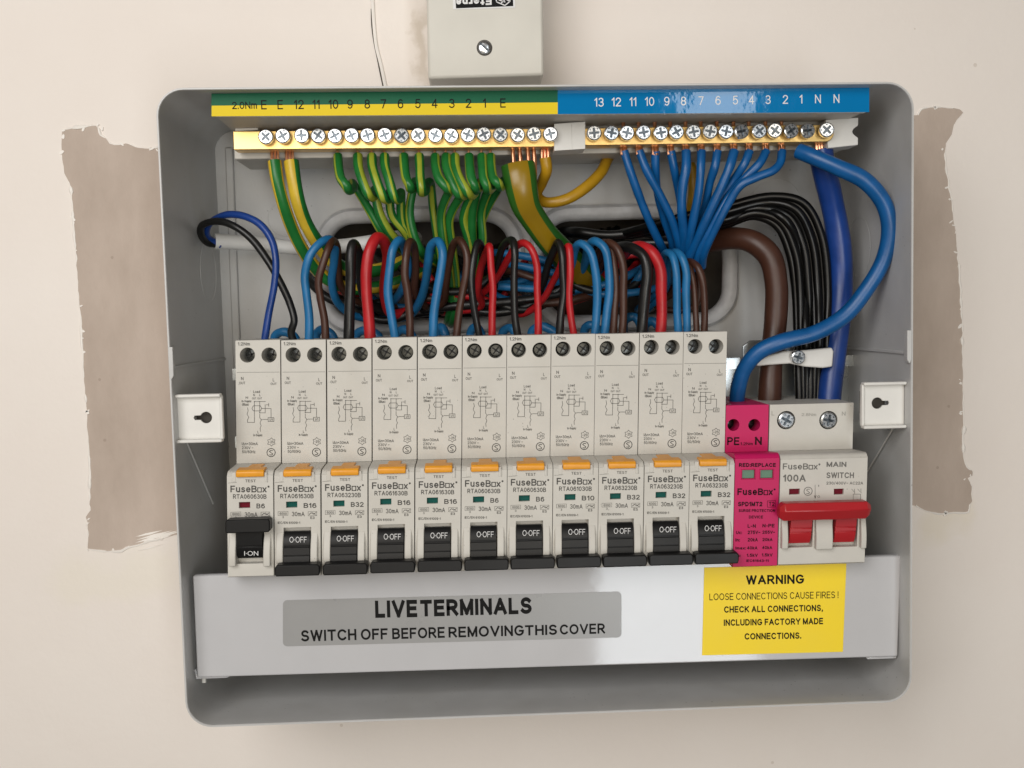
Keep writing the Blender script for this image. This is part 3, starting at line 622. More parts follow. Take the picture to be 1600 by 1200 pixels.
def bar(name, label, xa, xb, ya, yb, h, round_l, round_r):
    t = thing(name, label, 'terminal bar', U((xa+xb)/2, (ya+yb)/2, YBAR))
    pts = []
    A, B = U(xa, ya, YBAR), U(xb, yb, YBAR); hh = h/2/(F/(YBAR-CAM.y))
    if round_r: pts += [(B.x-hh+hh*math.cos(R(a)), YBAR, B.z+hh*math.sin(R(a))) for a in range(-90, 91, 15)]
    else: pts += [(B.x, YBAR, B.z-hh), (B.x, YBAR, B.z+hh)]
    if round_l: pts += [(A.x+hh+hh*math.cos(R(a)), YBAR, A.z+hh*math.sin(R(a))) for a in range(90, 271, 15)]
    else: pts += [(A.x, YBAR, A.z+hh), (A.x, YBAR, A.z-hh)]
    mb = MB(); mb.prism(pts, (0, 8, 0)); mb.build('brass_body', 'brass', t, bevel=.25); return t
eb = bar('earth_bar', 'brass earth bar with a row of screws under the green and yellow strip', 364.5, 875, 219.5, 215, 28, False, True)
nb = bar('neutral_bar', 'brass neutral bar with a row of screws under the blue strip', 905, 1303, 214, 208, 26.5, True, True)
EX = [415, 441.5, 471, 497, 523, 549, 574, 601, 627.5, 653, 680, 705, 731, 756, 782, 809, 834.5, 860]
NX = [928.5, 956, 980, 1006, 1033, 1057.5, 1084, 1110, 1135, 1159.5, 1187, 1211, 1237, 1263, 1292]
def screw_proto(r):
    hd = MB(); star = []
    for k in range(8):
        a = R(45*k); rr = r*(.70 if k % 2 == 0 else .25)
        if k % 2 == 0:
            for s in (-1, 1): star.append((rr*math.cos(a)-s*.15*r*math.sin(a), 0, rr*math.sin(a)+s*.15*r*math.cos(a)))
        else: star.append((rr*math.cos(a), 0, rr*math.sin(a)))
    hd.prism(circ(0, 0, 0, r*.84, 24), (0, .55, 0), [star])
    hd2 = [circ(0, 0, 0, r*.84, 24), circ(0, .22, 0, r*.98, 24), circ(0, .6, 0, r, 24), circ(0, 1.9, 0, r, 24), circ(0, 1.9, 0, r*.6, 24), circ(0, 5, 0, r*.6, 24)]
    for a, b in zip(hd2, hd2[1:]): hd.add(a+b, [(i, (i+1) % 24, 24+(i+1) % 24, 24+i) for i in range(24)])
    me = hd.mesh('screw', 'zinc')
    rc = MB(); rc.lathe((0, .95, 0), [(r*.8, 0), (r*.8, .3), (.1, .3)], n=20)
    for k in range(4):   # radial slots across the head
        a = R(45+90*k); c, s = math.cos(a), math.sin(a); w_ = .1*r
        rc.prism([(c*r*.62-s*w_, -.02, s*r*.62+c*w_), (c*r*.97-s*w_, .03, s*r*.97+c*w_), (c*r*.97+s*w_, .03, s*r*.97-c*w_), (c*r*.62+s*w_, -.02, s*r*.62-c*w_)], (0, .25, 0))
    return me, rc.mesh('recess', 'zincdark')
SM, SRM = screw_proto(3.0)
SBM, SBRM = screw_proto(3.35)
def screw(parent, p, ang, me=SM, rm=SRM, tilt=(0, 0)):
    o = bpy.data.objects.new('screw', me); COL.objects.link(o); o.parent = parent; o.location = (Vector(p)-Vector(parent['o']))*MM; o.rotation_euler = (tilt[0], ang, tilt[1])
    r = bpy.data.objects.new('recess', rm); COL.objects.link(r); r.parent = o; return o
for i, x in enumerate(EX): screw(eb, U(x, 212.5-(x-415)*.006+random.uniform(-1, 1.3), YBAR-4.2), random.uniform(0, 1.57), tilt=(random.uniform(-.08, .08), random.uniform(-.08, .08)))
for i, x in enumerate(NX): screw(nb, U(x, 208.5-(x-928)*.0165+random.uniform(-1, 1.2), YBAR-4.2), random.uniform(0, 1.57), tilt=(random.uniform(-.08, .08), random.uniform(-.08, .08)))

# ------------------------------------------------------------------ breakers
XS = [0.0, 18.04, 36.15, 54.24, 72.23, 90.12, 107.92, 125.75, 143.53, 161.41, 179.22, 197.04]
Z0, SH = -61.05, .0277
def locf(i):
    ox = XS[i]
    def f(px, py, y, eps=0):
        p = U(px, py, y); z = p.z-Z0+.0009*ox; return Vector((p.x-ox-SH*z, y-eps, z))
    return f
LETTER_COLORS = ['print']
def fusebox(mb, f, x0, x1, yb_, yt, y, bold=.03, eps=.12, mi=0):
    s = (x1-x0)/57.0; P = lambda px, py: f(px, py, y, eps); cap = abs(P(x0, yt).z-P(x0, yb_).z)
    text(mb, 'FuseB', P(x0, yb_), P(x0+41.3*s, yb_), cap, bold=bold, mi=mi)
    q0, q1 = P(x0+42.8*s, yb_-.6), P(x0+48.6*s, yb_-.6); h = cap*.62
    line(mb, [q0, q1, q1+Vector((0, 0, h)), q0+Vector((0, 0, h))], .33, mi, True)
    text(mb, 'x', P(x0+50.0*s, yb_), P(x0+57*s, yb_), cap*.98, bold=bold, mi=mi)
    c = P(x0+59.8*s, yt+1.6); mb.add([c+Vector((.4*math.cos(i*math.pi/4), 0, .4*math.sin(i*math.pi/4))) for i in range(8)], [tuple(range(8))], mi)
def T_(mb, f, s, x0, x1, yb_, yt, y, bold=0, eps=.12, mi=0):
    a, b = f(x0, yb_, y, eps), f(x1, yb_, y, eps); text(mb, s, a, b, abs(f(x0, yt, y).z-a.z), bold=bold, mi=mi)
def dev_body(W, zt, zb, holes, nose_holes, nz=-1.3, ysh=16.3, rh=3.0):
    """stepped modular device: shoulder with wells, nose with openings; local mm"""
    mb = MB()
    mb.prism([(0, ysh, -.2), (W, ysh, -.2), (W, ysh, zt), (0, ysh, zt)], (0, 11, 0), [circ(x, ysh, z, rh, 24) for x, z in holes])
    mb.box(0, W, ysh+11.02, 60, zb, zt)
    pr = [(ysh+11, -.25), (ysh, -.25), (2.6, nz+.45), (1.6, nz+.2), (.8, nz-.35), (.3, nz-1.1), (3.5, nz-1.3), (3.5, zb), (ysh+11, zb)]
    mb.prism([(0, y, z) for y, z in pr], (W, 0, 0))
    mb.prism([(0, 0, zb+.4), (W, 0, zb+.4), (W, 0, nz-1.4), (0, 0, nz-1.4)], (0, 3.4, 0), nose_holes)
    mb.add([(0, 0, nz-1.4), (W, 0, nz-1.4), (W, .3, nz-1.05), (0, .3, nz-1.05)], [(0, 1, 2, 3)])
    mb.add([(0, 0, zb+.4), (W, 0, zb+.4), (W, .9, zb), (0, .9, zb), (0, 3.5, zb), (W, 3.5, zb)], [(0, 1, 2, 3), (3, 2, 5, 4)])
    return mb
f2 = locf(1)
def rect_loop(f, x0, x1, y0, y1, y): 
    a, b = f(x0, y1, y), f(x1, y0, y); return [(a.x, y, a.z), (b.x, y, a.z), (b.x, y, b.z), (a.x, y, b.z)]
W_ = 17.62
ZT = 49.0; ZB = -42.3
HX = [f2(458, 554, 16.3), f2(491.7, 554, 16.3)]
rec_l = rect_loop(f2, 443.5, 486, 823, 880, 0); win_l = rect_loop(f2, 447, 464.5, 783, 793, 0)
body_mb = dev_body(W_, ZT, ZB, [(p.x, p.z) for p in HX], [rec_l, win_l])
g0 = f2(440, 581, 16.3).z
body_me = body_mb.shear().mesh('body', 'plastic', flat=True)
def local(name, mb, mats, parent, bevel=0):
    o = bpy.data.objects.new(name, mb.shear().mesh(name, mats, flat=bool(bevel))); COL.objects.link(o); o.parent = parent
    if bevel:
        b = o.modifiers.new('edge', 'BEVEL'); b.width = bevel*MM; b.segments = 2; b.limit_method = 'ANGLE'; b.angle_limit = R(40)
    return o
def fbox(mb, f, x0, x1, y0, y1, yf, yback, mi=0, frontshift=None):
    a, b = f(x0, y1, yf), f(x1, y0, yf); mb.box(a.x, b.x, yf, yback, a.z, b.z, mi)
def cheek(mb, f, x0, x1, y0, y1, bulge=2.4):
    a, b = f(x0, y1, 0), f(x1, y0, 0); n = 10
    pr = [(1, b.z)]+[(-bulge*math.sin(math.pi*.62*i/n)**1.0, b.z+(a.z-b.z)*i/n) for i in range(n+1)]+[(1, a.z)]
    mb.prism([(a.x, y, z) for y, z in pr], (b.x-a.x, 0, 0))
def rcbo_letter(f, rating, code):
    mb = MB(); ys = 16.3
    T_(mb, f, '1.2Nm', 443, 462, 539, 534, ys)
    line(mb, [f(441.5, 581, ys, .05), f(508, 580.5, ys, .05)], .12)
    T_(mb, f, 'N', 448, 452, 593, 588, ys); T_(mb, f, 'OUT', 445, 454.5, 599.5, 595.5, ys)
    T_(mb, f, 'L', 497.5, 500, 595, 590, ys); T_(mb, f, 'OUT', 494, 503.5, 600.5, 597, ys)
    T_(mb, f, 'Load', 467, 477.5, 613, 609, ys); T_(mb, f, 'N', 467, 469.5, 618, 614.5, ys); T_(mb, f, 'L', 476.5, 478.5, 618, 614.5, ys)
    T_(mb, f, 'N', 455, 459, 622, 618.5, ys); T_(mb, f, 'OUT', 465, 471.5, 623, 620, ys); T_(mb, f, 'OUT', 473.5, 480.5, 623, 620, ys)
    T_(mb, f, 'in-Supply', 449, 464, 627.5, 624, ys, .03); T_(mb, f, '(Blue)', 449.5, 460, 633, 629, ys, .03)
    P = lambda *a: [f(x, y, ys, .12) for x, y in a]; lw_ = .17
    for L in (((458, 636), (459, 641), (457.2, 646), (460, 651), (458, 655), (458, 659), (468.7, 659), (468.7, 626.5), (486, 626.5)), ((477, 626), (477, 644), (485.5, 644), (485.5, 631)),
              ((487, 631.5), (490.5, 631.5)), ((491, 629), (491, 634)), ((480, 637.3), (494.6, 637.3), (494.6, 651)), ((477, 646), (477, 652)), ((481, 654.3), (490, 654.3)),
              ((479, 655), (477.5, 660), (479.2, 664), (477.5, 668), (478, 673)), ((477, 652), (480.5, 655.5))): line(mb, P(*L), lw_)
    line(mb, P((467, 633), (478, 633), (480, 637), (478, 641), (467, 641), (465, 637)), lw_, closed=True)
    line(mb, P((490, 651.5), (499, 651.5), (499, 657.5), (490, 657.5)), lw_, closed=True); T_(mb, f, 'I/I', 492.5, 497, 656.4, 652.8, ys)
    for c in ((468.7, 626.5), (477, 644)):
        q = f(*c, ys, .13); mb.add([q+Vector((.22*math.cos(i), 0, .22*math.sin(i))) for i in range(6)], [tuple(range(6))])
    T_(mb, f, 'L', 473.5, 475.5, 676, 672, ys); T_(mb, f, 'in-Supply', 467, 481, 680.5, 677, ys, .03)
    T_(mb, f, 'I\u0394n=30mA', 449, 474, 694.5, 690, ys); T_(mb, f, '230V ~', 449, 467, 700.7, 696.3, ys); T_(mb, f, '50/60Hz', 449.5, 470, 707, 702.5, ys)
    c = f(495, 689.5, ys, .12); k = 1/3.9
    line(mb, [c+Vector((math.sin(R(30*i)), 0, math.cos(R(30*i))))*(6.6 if i % 2 == 0 else 4.6)*k for i in range(12)], .16, closed=True); T_(mb, f, '-25', 491.5, 498.5, 691.5, 687.3, ys)
    c = f(494.5, 706, ys, .12); line(mb, [c+Vector((math.cos(R(20*i)), 0, math.sin(R(20*i))))*6.4*k for i in range(18)], .28, closed=True)
    line(mb, [c+Vector(q)*k for q in ((2.5, 0, 3), (-.5, 0, 3.4), (-2.6, 0, 1.8), (2.4, 0, -2.2), (.8, 0, -4), (-2.4, 0, -3.4))], .26)
    # nose
    T_(mb, f, 'TEST', 457, 473.5, 752.3, 748, 0); fusebox(mb, f, 434, 490.5, 768, 757.5, 0)
    T_(mb, f, code, 438, 490, 778, 771, 0, .02); n = {2: 474.5+13, 3: 494.5}[len(rating)]
    T_(mb, f, rating, 474.5, n, 793, 785.5, 0, .03); T_(mb, f, '30mA', 456, 476, 806, 799, 0)
    line(mb, [f(x, y, 0, .12) for x, y in ((434.5, 799), (450, 798.5), (450, 804.5), (434.5, 805))], .1, closed=True); T_(mb, f, '6000', 437, 448, 803.8, 800, 0); T_(mb, f, '3', 441, 443.5, 809, 806, 0)
    line(mb, [f(x, y, 0, .12) for x, y in ((481.5, 798.8), (495, 798.5), (495, 805), (481.5, 805.3))], .1, closed=True); line(mb, [f(x, y, 0, .12) for x, y in ((483, 803.5), (486, 800.5), (490, 803), (494, 800))], .2)
    line(mb, [f(x, y, 0, .12) for x, y in ((488, 800), (494, 804.5))], .15)
    T_(mb, f, 'E3', 485, 491.5, 810.3, 806.5, 0, .03); T_(mb, f, 'IEC/EN 61009-1', 434, 469, 818, 814.3, 0, .02)
    # panel joint round the test button
    for L in (((430, 753.5), (444, 752.5)), ((492, 734), (492, 752.5))): line(mb, [f(x, y, 0, .1) for x, y in L], .09)
    return mb
def rcbo(on):
    t = thing('circuit_breaker', '', 'circuit breaker', (0, 0, 0))
    b = bpy.data.objects.new('body', body_me); COL.objects.link(b); b.parent = t
    bv = b.modifiers.new('edge', 'BEVEL'); bv.width = .28*MM; bv.segments = 2; bv.limit_method = 'ANGLE'; bv.angle_limit = R(50)
    for p in HX:
        mb = MB(); mb.lathe((p.x, 26.9, p.z), [(3.25, 0), (3.25, .2), (3.1, .25), (3.1, .25)], n=20); w_ = local('terminal_well', mb, 'holegrey', t)
        mb = MB(); mb.lathe((p.x+.3, 26.6, p.z), [(2.45, 0), (2.45, 3.2), (2.2, 3.6), (.6, 3.7), (.3, 3.0)], n=18)
        for a in (random.uniform(0, 1.5),):
            for k in range(2):
                d = Vector((math.cos(a+k*math.pi/2), 0, math.sin(a+k*math.pi/2))); q = Vector((-d.z, 0, d.x)); c = Vector((p.x+.3, 22.82, p.z))
                mb.prism([c-d*1.9-q*.28, c+d*1.9-q*.28, c+d*1.9+q*.28, c-d*1.9+q*.28], (0, .1, 0), mi=1)
        local('terminal_screw', mb, ['darkmetal', 'black'], w_)
    # test button
    mb = MB(); a, c = f2(442.5, 745, -1.2), f2(486, 733.5, -1.2)
    mb.prism([(a.x, y, z) for y, z in ((-1.2, a.z+.3), (-1.2, c.z-.6), (-.5, c.z+.1), (2, c.z+.4), (5, c.z+.5), (5, a.z), (-1, a.z))], (c.x-a.x, 0, 0))
    u, v = f2(464, 724, 12), f2(484.5, 724, 12); mb.prism([(u.x, y, z) for y, z in ((4, c.z-1), (4, c.z+.35), (13.5, c.z+.55), (13.5, -1.4))], (v.x-u.x, 0, 0)); local('test_button', mb, 'orange', t, .3)
    # surround of the test button
    mb = MB(); fbox(mb, f2, 436, 442.2, 737, 752, -.15, .3); fbox(mb, f2, 486.8, 490.5, 737, 752, -.15, .3); local('button_surround', mb, 'plastic', t, .1)
    mb = MB(); fbox(mb, f2, 446, 465.5, 782, 794, 1.6, 3.3); local('indicator_window', mb, 'redwin' if on else 'tealwin', t)
    mb = MB(); cheek(mb, f2, 432.5, 443.2, 831, 878 if not on else 882); cheek(mb, f2, 486.3, 496.8, 831, 878 if not on else 882); local('lever_guard', mb, 'plastic', t, .35)
    a, c = f2(444.6, 884, .5), f2(485.2, 829.5, 1.2)
    mb = MB()
    if not on:
        pr = [(3, c.z), (1.2, c.z), (-.6, c.z-1.6), (-1.2, c.z-4.6), (-1.15, c.z-5.2), (-.8, c.z-5.3), (-.8, c.z-5.7), (-1.4, c.z-5.8), (-1.7, c.z-8.6), (-1.4, c.z-8.7), (-1.4, c.z-8.95), (-1.8, c.z-9), (-2.6, c.z-13.2), (-2.6, a.z), (3, a.z)]
        mb.prism([(a.x, y, z) for y, z in pr], (c.x-a.x, 0, 0)); lv = local('lever', mb, 'black', t, .12)
        mb = MB(); p, q = f2(428.8, 901, -7), f2(499.5, 881, -7)
        mb.prism([(x, -7, z) for x, z in ((p.x+.5, p.z), (q.x-.3, p.z), (q.x, p.z+1.2), (q.x, q.z-1), (q.x-.8, q.z), (p.x+.9, q.z), (p.x, q.z-1), (p.x+.1, p.z+.6))], (0, 5.6, 0)); local('handle', mb, 'black', lv, .45)
        mb = MB(); T_(mb, f2, 'O\u00b7OFF', 452.5, 479.5, 847, 838, -1.3, -.035, .25); local('lettering', mb, 'printwhite', lv)
    else:
        f1 = locf(0); bz = f1(390, 873, 0).z; tz = f1(390, 830, 0).z
        pr = [(3, bz-.1), (.9, bz-.1), (-.7, bz+1.4), (-1.3, bz+4.6), (-1.0, bz+4.7), (-1.0, bz+5.1), (-1.6, bz+5.2), (-2.2, tz), (-2.2, tz+3), (3, tz+3)]
        mb.prism([(a.x, y, z) for y, z in pr], (c.x-a.x, 0, 0)); lv = local('lever', mb, 'black', t, .12)
        mb = MB(); p, q = f1(352, 834.5, -7), f1(421.5, 811.5, -7)
        mb.prism([(x, -7, z) for x, z in ((p.x+.3, p.z), (q.x-.6, p.z), (q.x, p.z+.8), (q.x, q.z-.9), (q.x-.6, q.z), (p.x+.6, q.z), (p.x, q.z-.6), (p.x, p.z+.5))], (0, 5.6, 0)); local('handle', mb, 'black', lv, .45)
        mb = MB(); T_(mb, f1, 'I\u00b7ON', 382, 404, 868.5, 861.5, -1.1, -.035, .3); local('lettering', mb, 'printwhite', lv)
    return t
def place(t, i):
    j = random.Random(40+i); t.location = Vector((XS[i], j.uniform(-.22, .22) if i < 11 else 0, Z0-.0009*XS[i]+(j.uniform(-.22, .22) if i < 11 else 0)))*MM; t['o'] = (XS[i], 0, Z0-.0009*XS[i])
ratings = ['B6', 'B16', 'B32', 'B16', 'B16', 'B6', 'B6', 'B10', 'B32', 'B32', 'B32']
codes = {'B6': 'RTA060630B', 'B16': 'RTA061630B', 'B32': 'RTA063230B', 'B10': 'RTA061030B'}
lett = {}
for r_ in codes: lett[r_] = rcbo_letter(f2, r_, codes[r_]).shear().mesh('lettering', 'print')
def add_letter(t, me):
    o = bpy.data.objects.new('lettering', me); COL.objects.link(o); o.parent = t
def copy_tree(o, parent=None):
    c = o.copy(); COL.objects.link(c); c.parent = parent
    for ch_ in list(o.children): copy_tree(ch_, c)
    return c
proto = rcbo(False)
ords = ['first', 'second', 'third', 'fourth', 'fifth', 'sixth', 'seventh', 'eighth', 'ninth', 'tenth', 'eleventh']
BLAB = ['breaker rated B6 with red window and black lever up at ON, end of the row'] + \
       [f'switched-off breaker rated {ratings[i]}, {ords[i]} in the row counting from the switched-on breaker' for i in range(1, 11)]
BLAB[10] = 'switched-off breaker rated B32 beside the magenta surge protector, farthest from the switched-on breaker'
BLAB[7] = 'switched-off breaker rated B10, the only B10 in the row'
brk = []
for i in range(11):
    t = rcbo(True) if i == 0 else (proto if i == 1 else copy_tree(proto))
    brk.append(t)
for i, t in enumerate(brk):
    place(t, i); t['label'] = BLAB[i]; t['category'] = 'circuit breaker'; t['group'] = 'circuit breakers in the row'
    add_letter(t, lett[ratings[i]])

# ---- surge protector
fs = locf(11)
spd = thing('surge_protector', 'magenta surge protector module between the last breaker and the main switch', 'surge protector')
zt_s = fs(1160, 633, 16.3).z; zb_s = fs(1180, 886, 0).z
hs = [fs(1146, 664, 16.3), fs(1178.5, 664, 16.3)]
wl = [rect_loop(fs, 1159.5, 1179.5, 734, 748, 0), rect_loop(fs, 1188, 1208, 734, 747.5, 0)]
mb = dev_body(17.5, zt_s, zb_s, [(p.x, p.z) for p in hs], wl, nz=fs(1180, 711, 0).z, rh=2.45); local('body', mb, 'magenta', spd, .3)
for p in hs:
    mb = MB(); mb.lathe((p.x, 26.8, p.z), [(2.3, 0), (2.3, 2), (.4, 2.3)], n=18); local('terminal_screw', mb, 'darkmetal', spd)
for x0, x1 in ((1159.5, 1179.5), (1188, 1208)):
    mb = MB(); fbox(mb, fs, x0-1, x1+1, 733, 749, .9, 3.3); local('indicator_window', mb, 'greenwin', spd)
    mb = MB(); fbox(mb, fs, x0-1.4, x0, 733, 749, -.3, .3); fbox(mb, fs, x1, x1+1.4, 733, 749, -.3, .3); fbox(mb, fs, x0-1.4, x1+1.4, 732.6, 734, -.31, .3); fbox(mb, fs, x0-1.4, x1+1.4, 748, 749.4, -.31, .3); local('window_frame', mb, 'magenta', spd, .1)
mb = MB(); y = 16.3
T_(mb, fs, 'PE', 1136, 1155, 695.5, 683, y, .05); T_(mb, fs, '1.2Nm', 1156.5, 1176, 695.5, 691, y); T_(mb, fs, 'N', 1179, 1190.5, 695, 682.5, y, .05)
y = 0; T_(mb, fs, 'RED:REPLACE', 1154.5, 1212, 729.5, 723.5, y, .09); fusebox(mb, fs, 1152, 1207.5, 773.5, 763, y, .06)
T_(mb, fs, 'SPD1MT2', 1153, 1191, 791, 784, y, .09); T_(mb, fs, 'T2', 1201, 1210, 790.5, 784, y, .03)
line(mb, [fs(a, b, y, .12) for a, b in ((1199, 782.5), (1211.5, 782), (1211.5, 792), (1199, 792.5))], .15, closed=True)
for s, x0, x1, yb_, yt in (('SURGE PROTECTION', 1154, 1211, 800, 795.5), ('DEVICE', 1170, 1192, 810, 805.5), ('L-N', 1168, 1181, 824.5, 819), ('N-PE', 1191, 1210, 824, 818.5),
    ('Uc:', 1150, 1159, 834.5, 829.5), ('275V~', 1168, 1188, 834.5, 829), ('255V~', 1191, 1211, 834, 829), ('In:', 1149, 1156, 846, 841), ('20kA', 1168, 1184, 846, 840.5), ('20kA', 1191, 1207, 845.5, 840.5),
    ('Imax:', 1149, 1165.5, 858.5, 854), ('40kA', 1167, 1183.5, 858.5, 853.5), ('40kA', 1190.5, 1206.5, 858, 853), ('Up:', 1149, 1157, 870.5, 865.5), ('1.5kV', 1166.5, 1184, 870, 865), ('1.5kV', 1190, 1207, 869.5, 864.5), ('IEC61643-11', 1166, 1201, 878, 874)):
    T_(mb, fs, s, x0, x1, yb_, yt, y, .06)
local('lettering', mb, 'printdark', spd); place(spd, 11)

# ---- main switch
msw = thing('main_switch', 'white double pole main switch with a wide red lever up', 'main switch')
XS.append(215.0); fm = locf(12)
wr = fm(1356, 713, 0).x; zt_m = fm(1260, 631, 16.3).z; zb_m = fm(1280, 882, 0).z
hm = [fm(1228.5, 656.5, 16.3), fm(1294.5, 656.5, 16.3)]
rl = [rect_loop(fm, 1229, 1271, 800, 856, 0), rect_loop(fm, 1300, 1341, 798, 855, 0), rect_loop(fm, 1233, 1250, 763.5, 773, 0), rect_loop(fm, 1303, 1318.5, 763.5, 773, 0)]
mb = dev_body(wr, zt_m, zb_m, [(p.x, p.z) for p in hm], rl, nz=fm(1280, 711, 0).z, rh=3.75); local('body', mb, 'plastic', msw, .5)
place(msw, 12)
for p, a in zip(hm, (.5, .2)):
    q = p.copy(); q.x += SH*q.z; s_ = screw(msw, Vector(msw['o'])+Vector((q.x, 15.6, q.z)), a, SBM, SBRM, (.05, .08))
    mb = MB(); mb.lathe((p.x, 26.9, p.z), [(3.9, 0), (3.9, .3), (.2, .3)], n=20); local('terminal_well', mb, 'holegrey', msw)
for x0, x1 in ((1233, 1250), (1303, 1318.5)):
    mb = MB(); fbox(mb, fm, x0-1, x1+1, 763, 774, 1.3, 3.3); local('indicator_window', mb, 'redwin', msw)
mb = MB(); cheek(mb, fm, 1219, 1230, 800, 856, 2.6); cheek(mb, fm, 1272, 1299.5, 799, 857, 2.6); cheek(mb, fm, 1342, 1352, 798, 855, 2.6); local('lever_guard', mb, 'plastic', msw, .35)
mb = MB()
for x0, x1, yb_ in ((1232, 1270, 849.5), (1302, 1339.5, 848)):
    a, c = fm(x0, yb_, .5), fm(x1, 806, -2)
    mb.prism([(a.x, y, z) for y, z in ((3, a.z), (.9, a.z), (-.5, a.z+2.2), (-1.1, a.z+4.4), (-.8, a.z+4.5), (-.8, a.z+4.8), (-1.2, a.z+4.9), (-1.35, a.z+6.2), (-1.1, a.z+6.3), (-1.1, a.z+6.6), (-1.5, a.z+6.7), (-2.2, c.z), (3, c.z))], (c.x-a.x, 0, 0))
lv = local('lever', mb, 'redlever', msw, .12)
mb = MB(); a, c = fm(1221, 816, -9), fm(1361, 784, -9); zc = (a.z+c.z)/2; h = (c.z-a.z)/2
hexa = [(-9.5, zc+.6), (-8.0, zc+h), (-3.2, zc+h), (-1.2, zc+.4), (-2.4, zc-h), (-7.0, zc-h)]
xa, xb = a.x, c.x
for k, (x, s) in enumerate(((xa-.3, .55), (xa+1.4, 1), (xb-1.2, 1), (xb+.7, .6))):
    mb.add([(x, -5.5+(y+5.5)*s, zc+(z-zc)*s) for y, z in hexa], [])
for k in range(3):
    for i in range(6): mb.f.append([k*6+i, k*6+(i+1) % 6, (k+1)*6+(i+1) % 6, (k+1)*6+i]); mb.m.append(0)
mb.f += [list(range(6)), list(range(18, 24))]; mb.m += [0, 0]
local('handle', mb, 'redlever', lv, .3)
mb = MB(); y = 0
fusebox(mb, fm, 1223, 1277.5, 733.5, 724, y, .02); T_(mb, fm, '100A', 1223, 1259, 752.5, 741.5, y, .05)
T_(mb, fm, 'MAIN', 1291, 1322.5, 729.5, 721.5, y, .05); T_(mb, fm, 'SWITCH', 1291, 1334, 747, 738, y, .05); T_(mb, fm, '230/400V~ AC22A', 1291, 1348.5, 757, 752.5, y, .02)
c = fm(1262.5, 767.5, y, .12); k = 1/4.06
line(mb, [c+Vector((math.cos(R(20*i)), 0, math.sin(R(20*i))))*6.6*k for i in range(18)], .24, closed=True)
line(mb, [c+Vector(q)*k for q in ((2.5, 0, 3), (-.5, 0, 3.4), (-2.6, 0, 1.8), (2.4, 0, -2.2), (.8, 0, -4), (-2.4, 0, -3.4))], .22)
G = lambda *P: [fm(a, b, y, .12) for a, b in P]
for L in (((1273.5, 757.5), (1273.5, 778)), ((1272, 774), (1273.5, 778.5), (1275, 774)), ((1330.5, 764), (1334, 768)), ((1340, 764), (1343.5, 768)), ((1333, 772), (1344.5, 772), (1344.5, 781)), ((1333, 772), (1333, 781)), ((1335, 764), (1335, 771)), ((1345, 763.5), (1345, 770))): line(mb, G(*L), .16)
T_(mb, fm, 'I', 1278.5, 1279.5, 760.5, 757.5, y); T_(mb, fm, 'O', 1277, 1281, 777.5, 774, y)
y = 16.3; T_(mb, fm, 'L', 1205.5, 1210, 649, 642.5, y, mi=1); T_(mb, fm, '2.8Nm', 1252, 1275, 650, 645.5, y, mi=1); T_(mb, fm, 'N', 1315, 1321, 649.5, 643, y, mi=1)
local('lettering', mb, ['printmid', 'printpale'], msw)

# ---- rail behind the devices
a = U(300, 640, 60); b = U(1350, 640, 60)
mb = MB(); z = a.z
for z0, z1, y0, y1 in ((z-17.5, z-13, 61, 62), (z-13, z+13, 67, 68), (z+13, z+17.5, 61, 62)): mb.box(a.x+18, b.x-3, y0, y1, z0, z1)
for zz_ in (z-13.5, z+12.5): mb.box(a.x+18, b.x-3, 61.1, 67.9, zz_, zz_+1)
rl_ = mb.build('mounting_rail', 'steel', origin=(a.x, 84, z)); tag(rl_, 'galvanised steel mounting rail running behind the breakers and main switch', 'mounting rail')
mb = MB(); quad(mb, [(1160, 541), (1172, 532), (1262, 530), (1262, 690), (1160, 690)], 58, (0, 1.2, 0)); br_ = mb.build('clamp_bracket', 'steel', origin=U(1200, 600, 84), bevel=.4); tag(br_, 'galvanised bracket plate standing behind the brown supply cable', 'bracket')

# ------------------------------------------------------------------ cover plate with its stickers
YC = 10.0
cv = thing('terminal_cover', 'glossy grey metal cover strip along the bottom with two stickers', 'cover plate', U(850, 960, YC))
c4 = [U(301, 900, YC), U(1408.5, 868.5, YC), U(1403, 1026, YC), U(308, 1059, YC)]
mb = MB(); mb.prism(c4, (0, 1.2, 0)); a, b = c4[0], c4[1]
mb.prism([Vector((a.x, YC+1.3, a.z-.02)), Vector((b.x, YC+1.3, b.z-.02)), Vector((b.x, YC+1.3, b.z-1.2)), Vector((a.x, YC+1.3, a.z-1.2))], (0, 2.5, 0))
a, b = c4[3], c4[2]
mb.prism([Vector((a.x+14, YC+1.3, a.z)), Vector((b.x-12, YC+1.3, b.z)), Vector((b.x-12, YC+1.3, b.z+1.2)), Vector((a.x+14, YC+1.3, a.z+1.2))], (0, 40, 0))
mb.build('plate', 'cover', cv, bevel=.7)
mb = MB(); quad(mb, [(303.5, 1046), (306.5, 1046), (308, 1057), (352, 1055), (360, 1056.5), (354, 1059.5), (306, 1061.5)], YC+1.6, (0, 5, 0)); mb.build('fixing_tab', 'cover', cv, bevel=.3)
mb = MB(); quad(mb, [(1353, 1027), (1401, 1025), (1401, 1029), (1356, 1030.5)], YC+1.6, (0, 5, 0)); mb.build('fixing_tab', 'cover', cv, bevel=.3)
mb = MB(); mb.lathe(U(319, 1066, YC+6), [(.9, 0), (.9, 4)], ax=(0, 0, 1), n=10); mb.build('fixing_stud', 'plastic_white', cv)
def rounded(pts, y, rad, n=5):
    P = [U(a, b, y) for a, b in pts]; out = []
    for i in range(4):
        p = P[i]; da = (P[i-1]-p).normalized(); db = (P[(i+1) % 4]-p).normalized(); c = p+(da+db)*rad
        for k in range(n+1): t = k/n*math.pi/2; out.append(c-db*math.cos(t)*rad-da*math.sin(t)*rad)
    return out
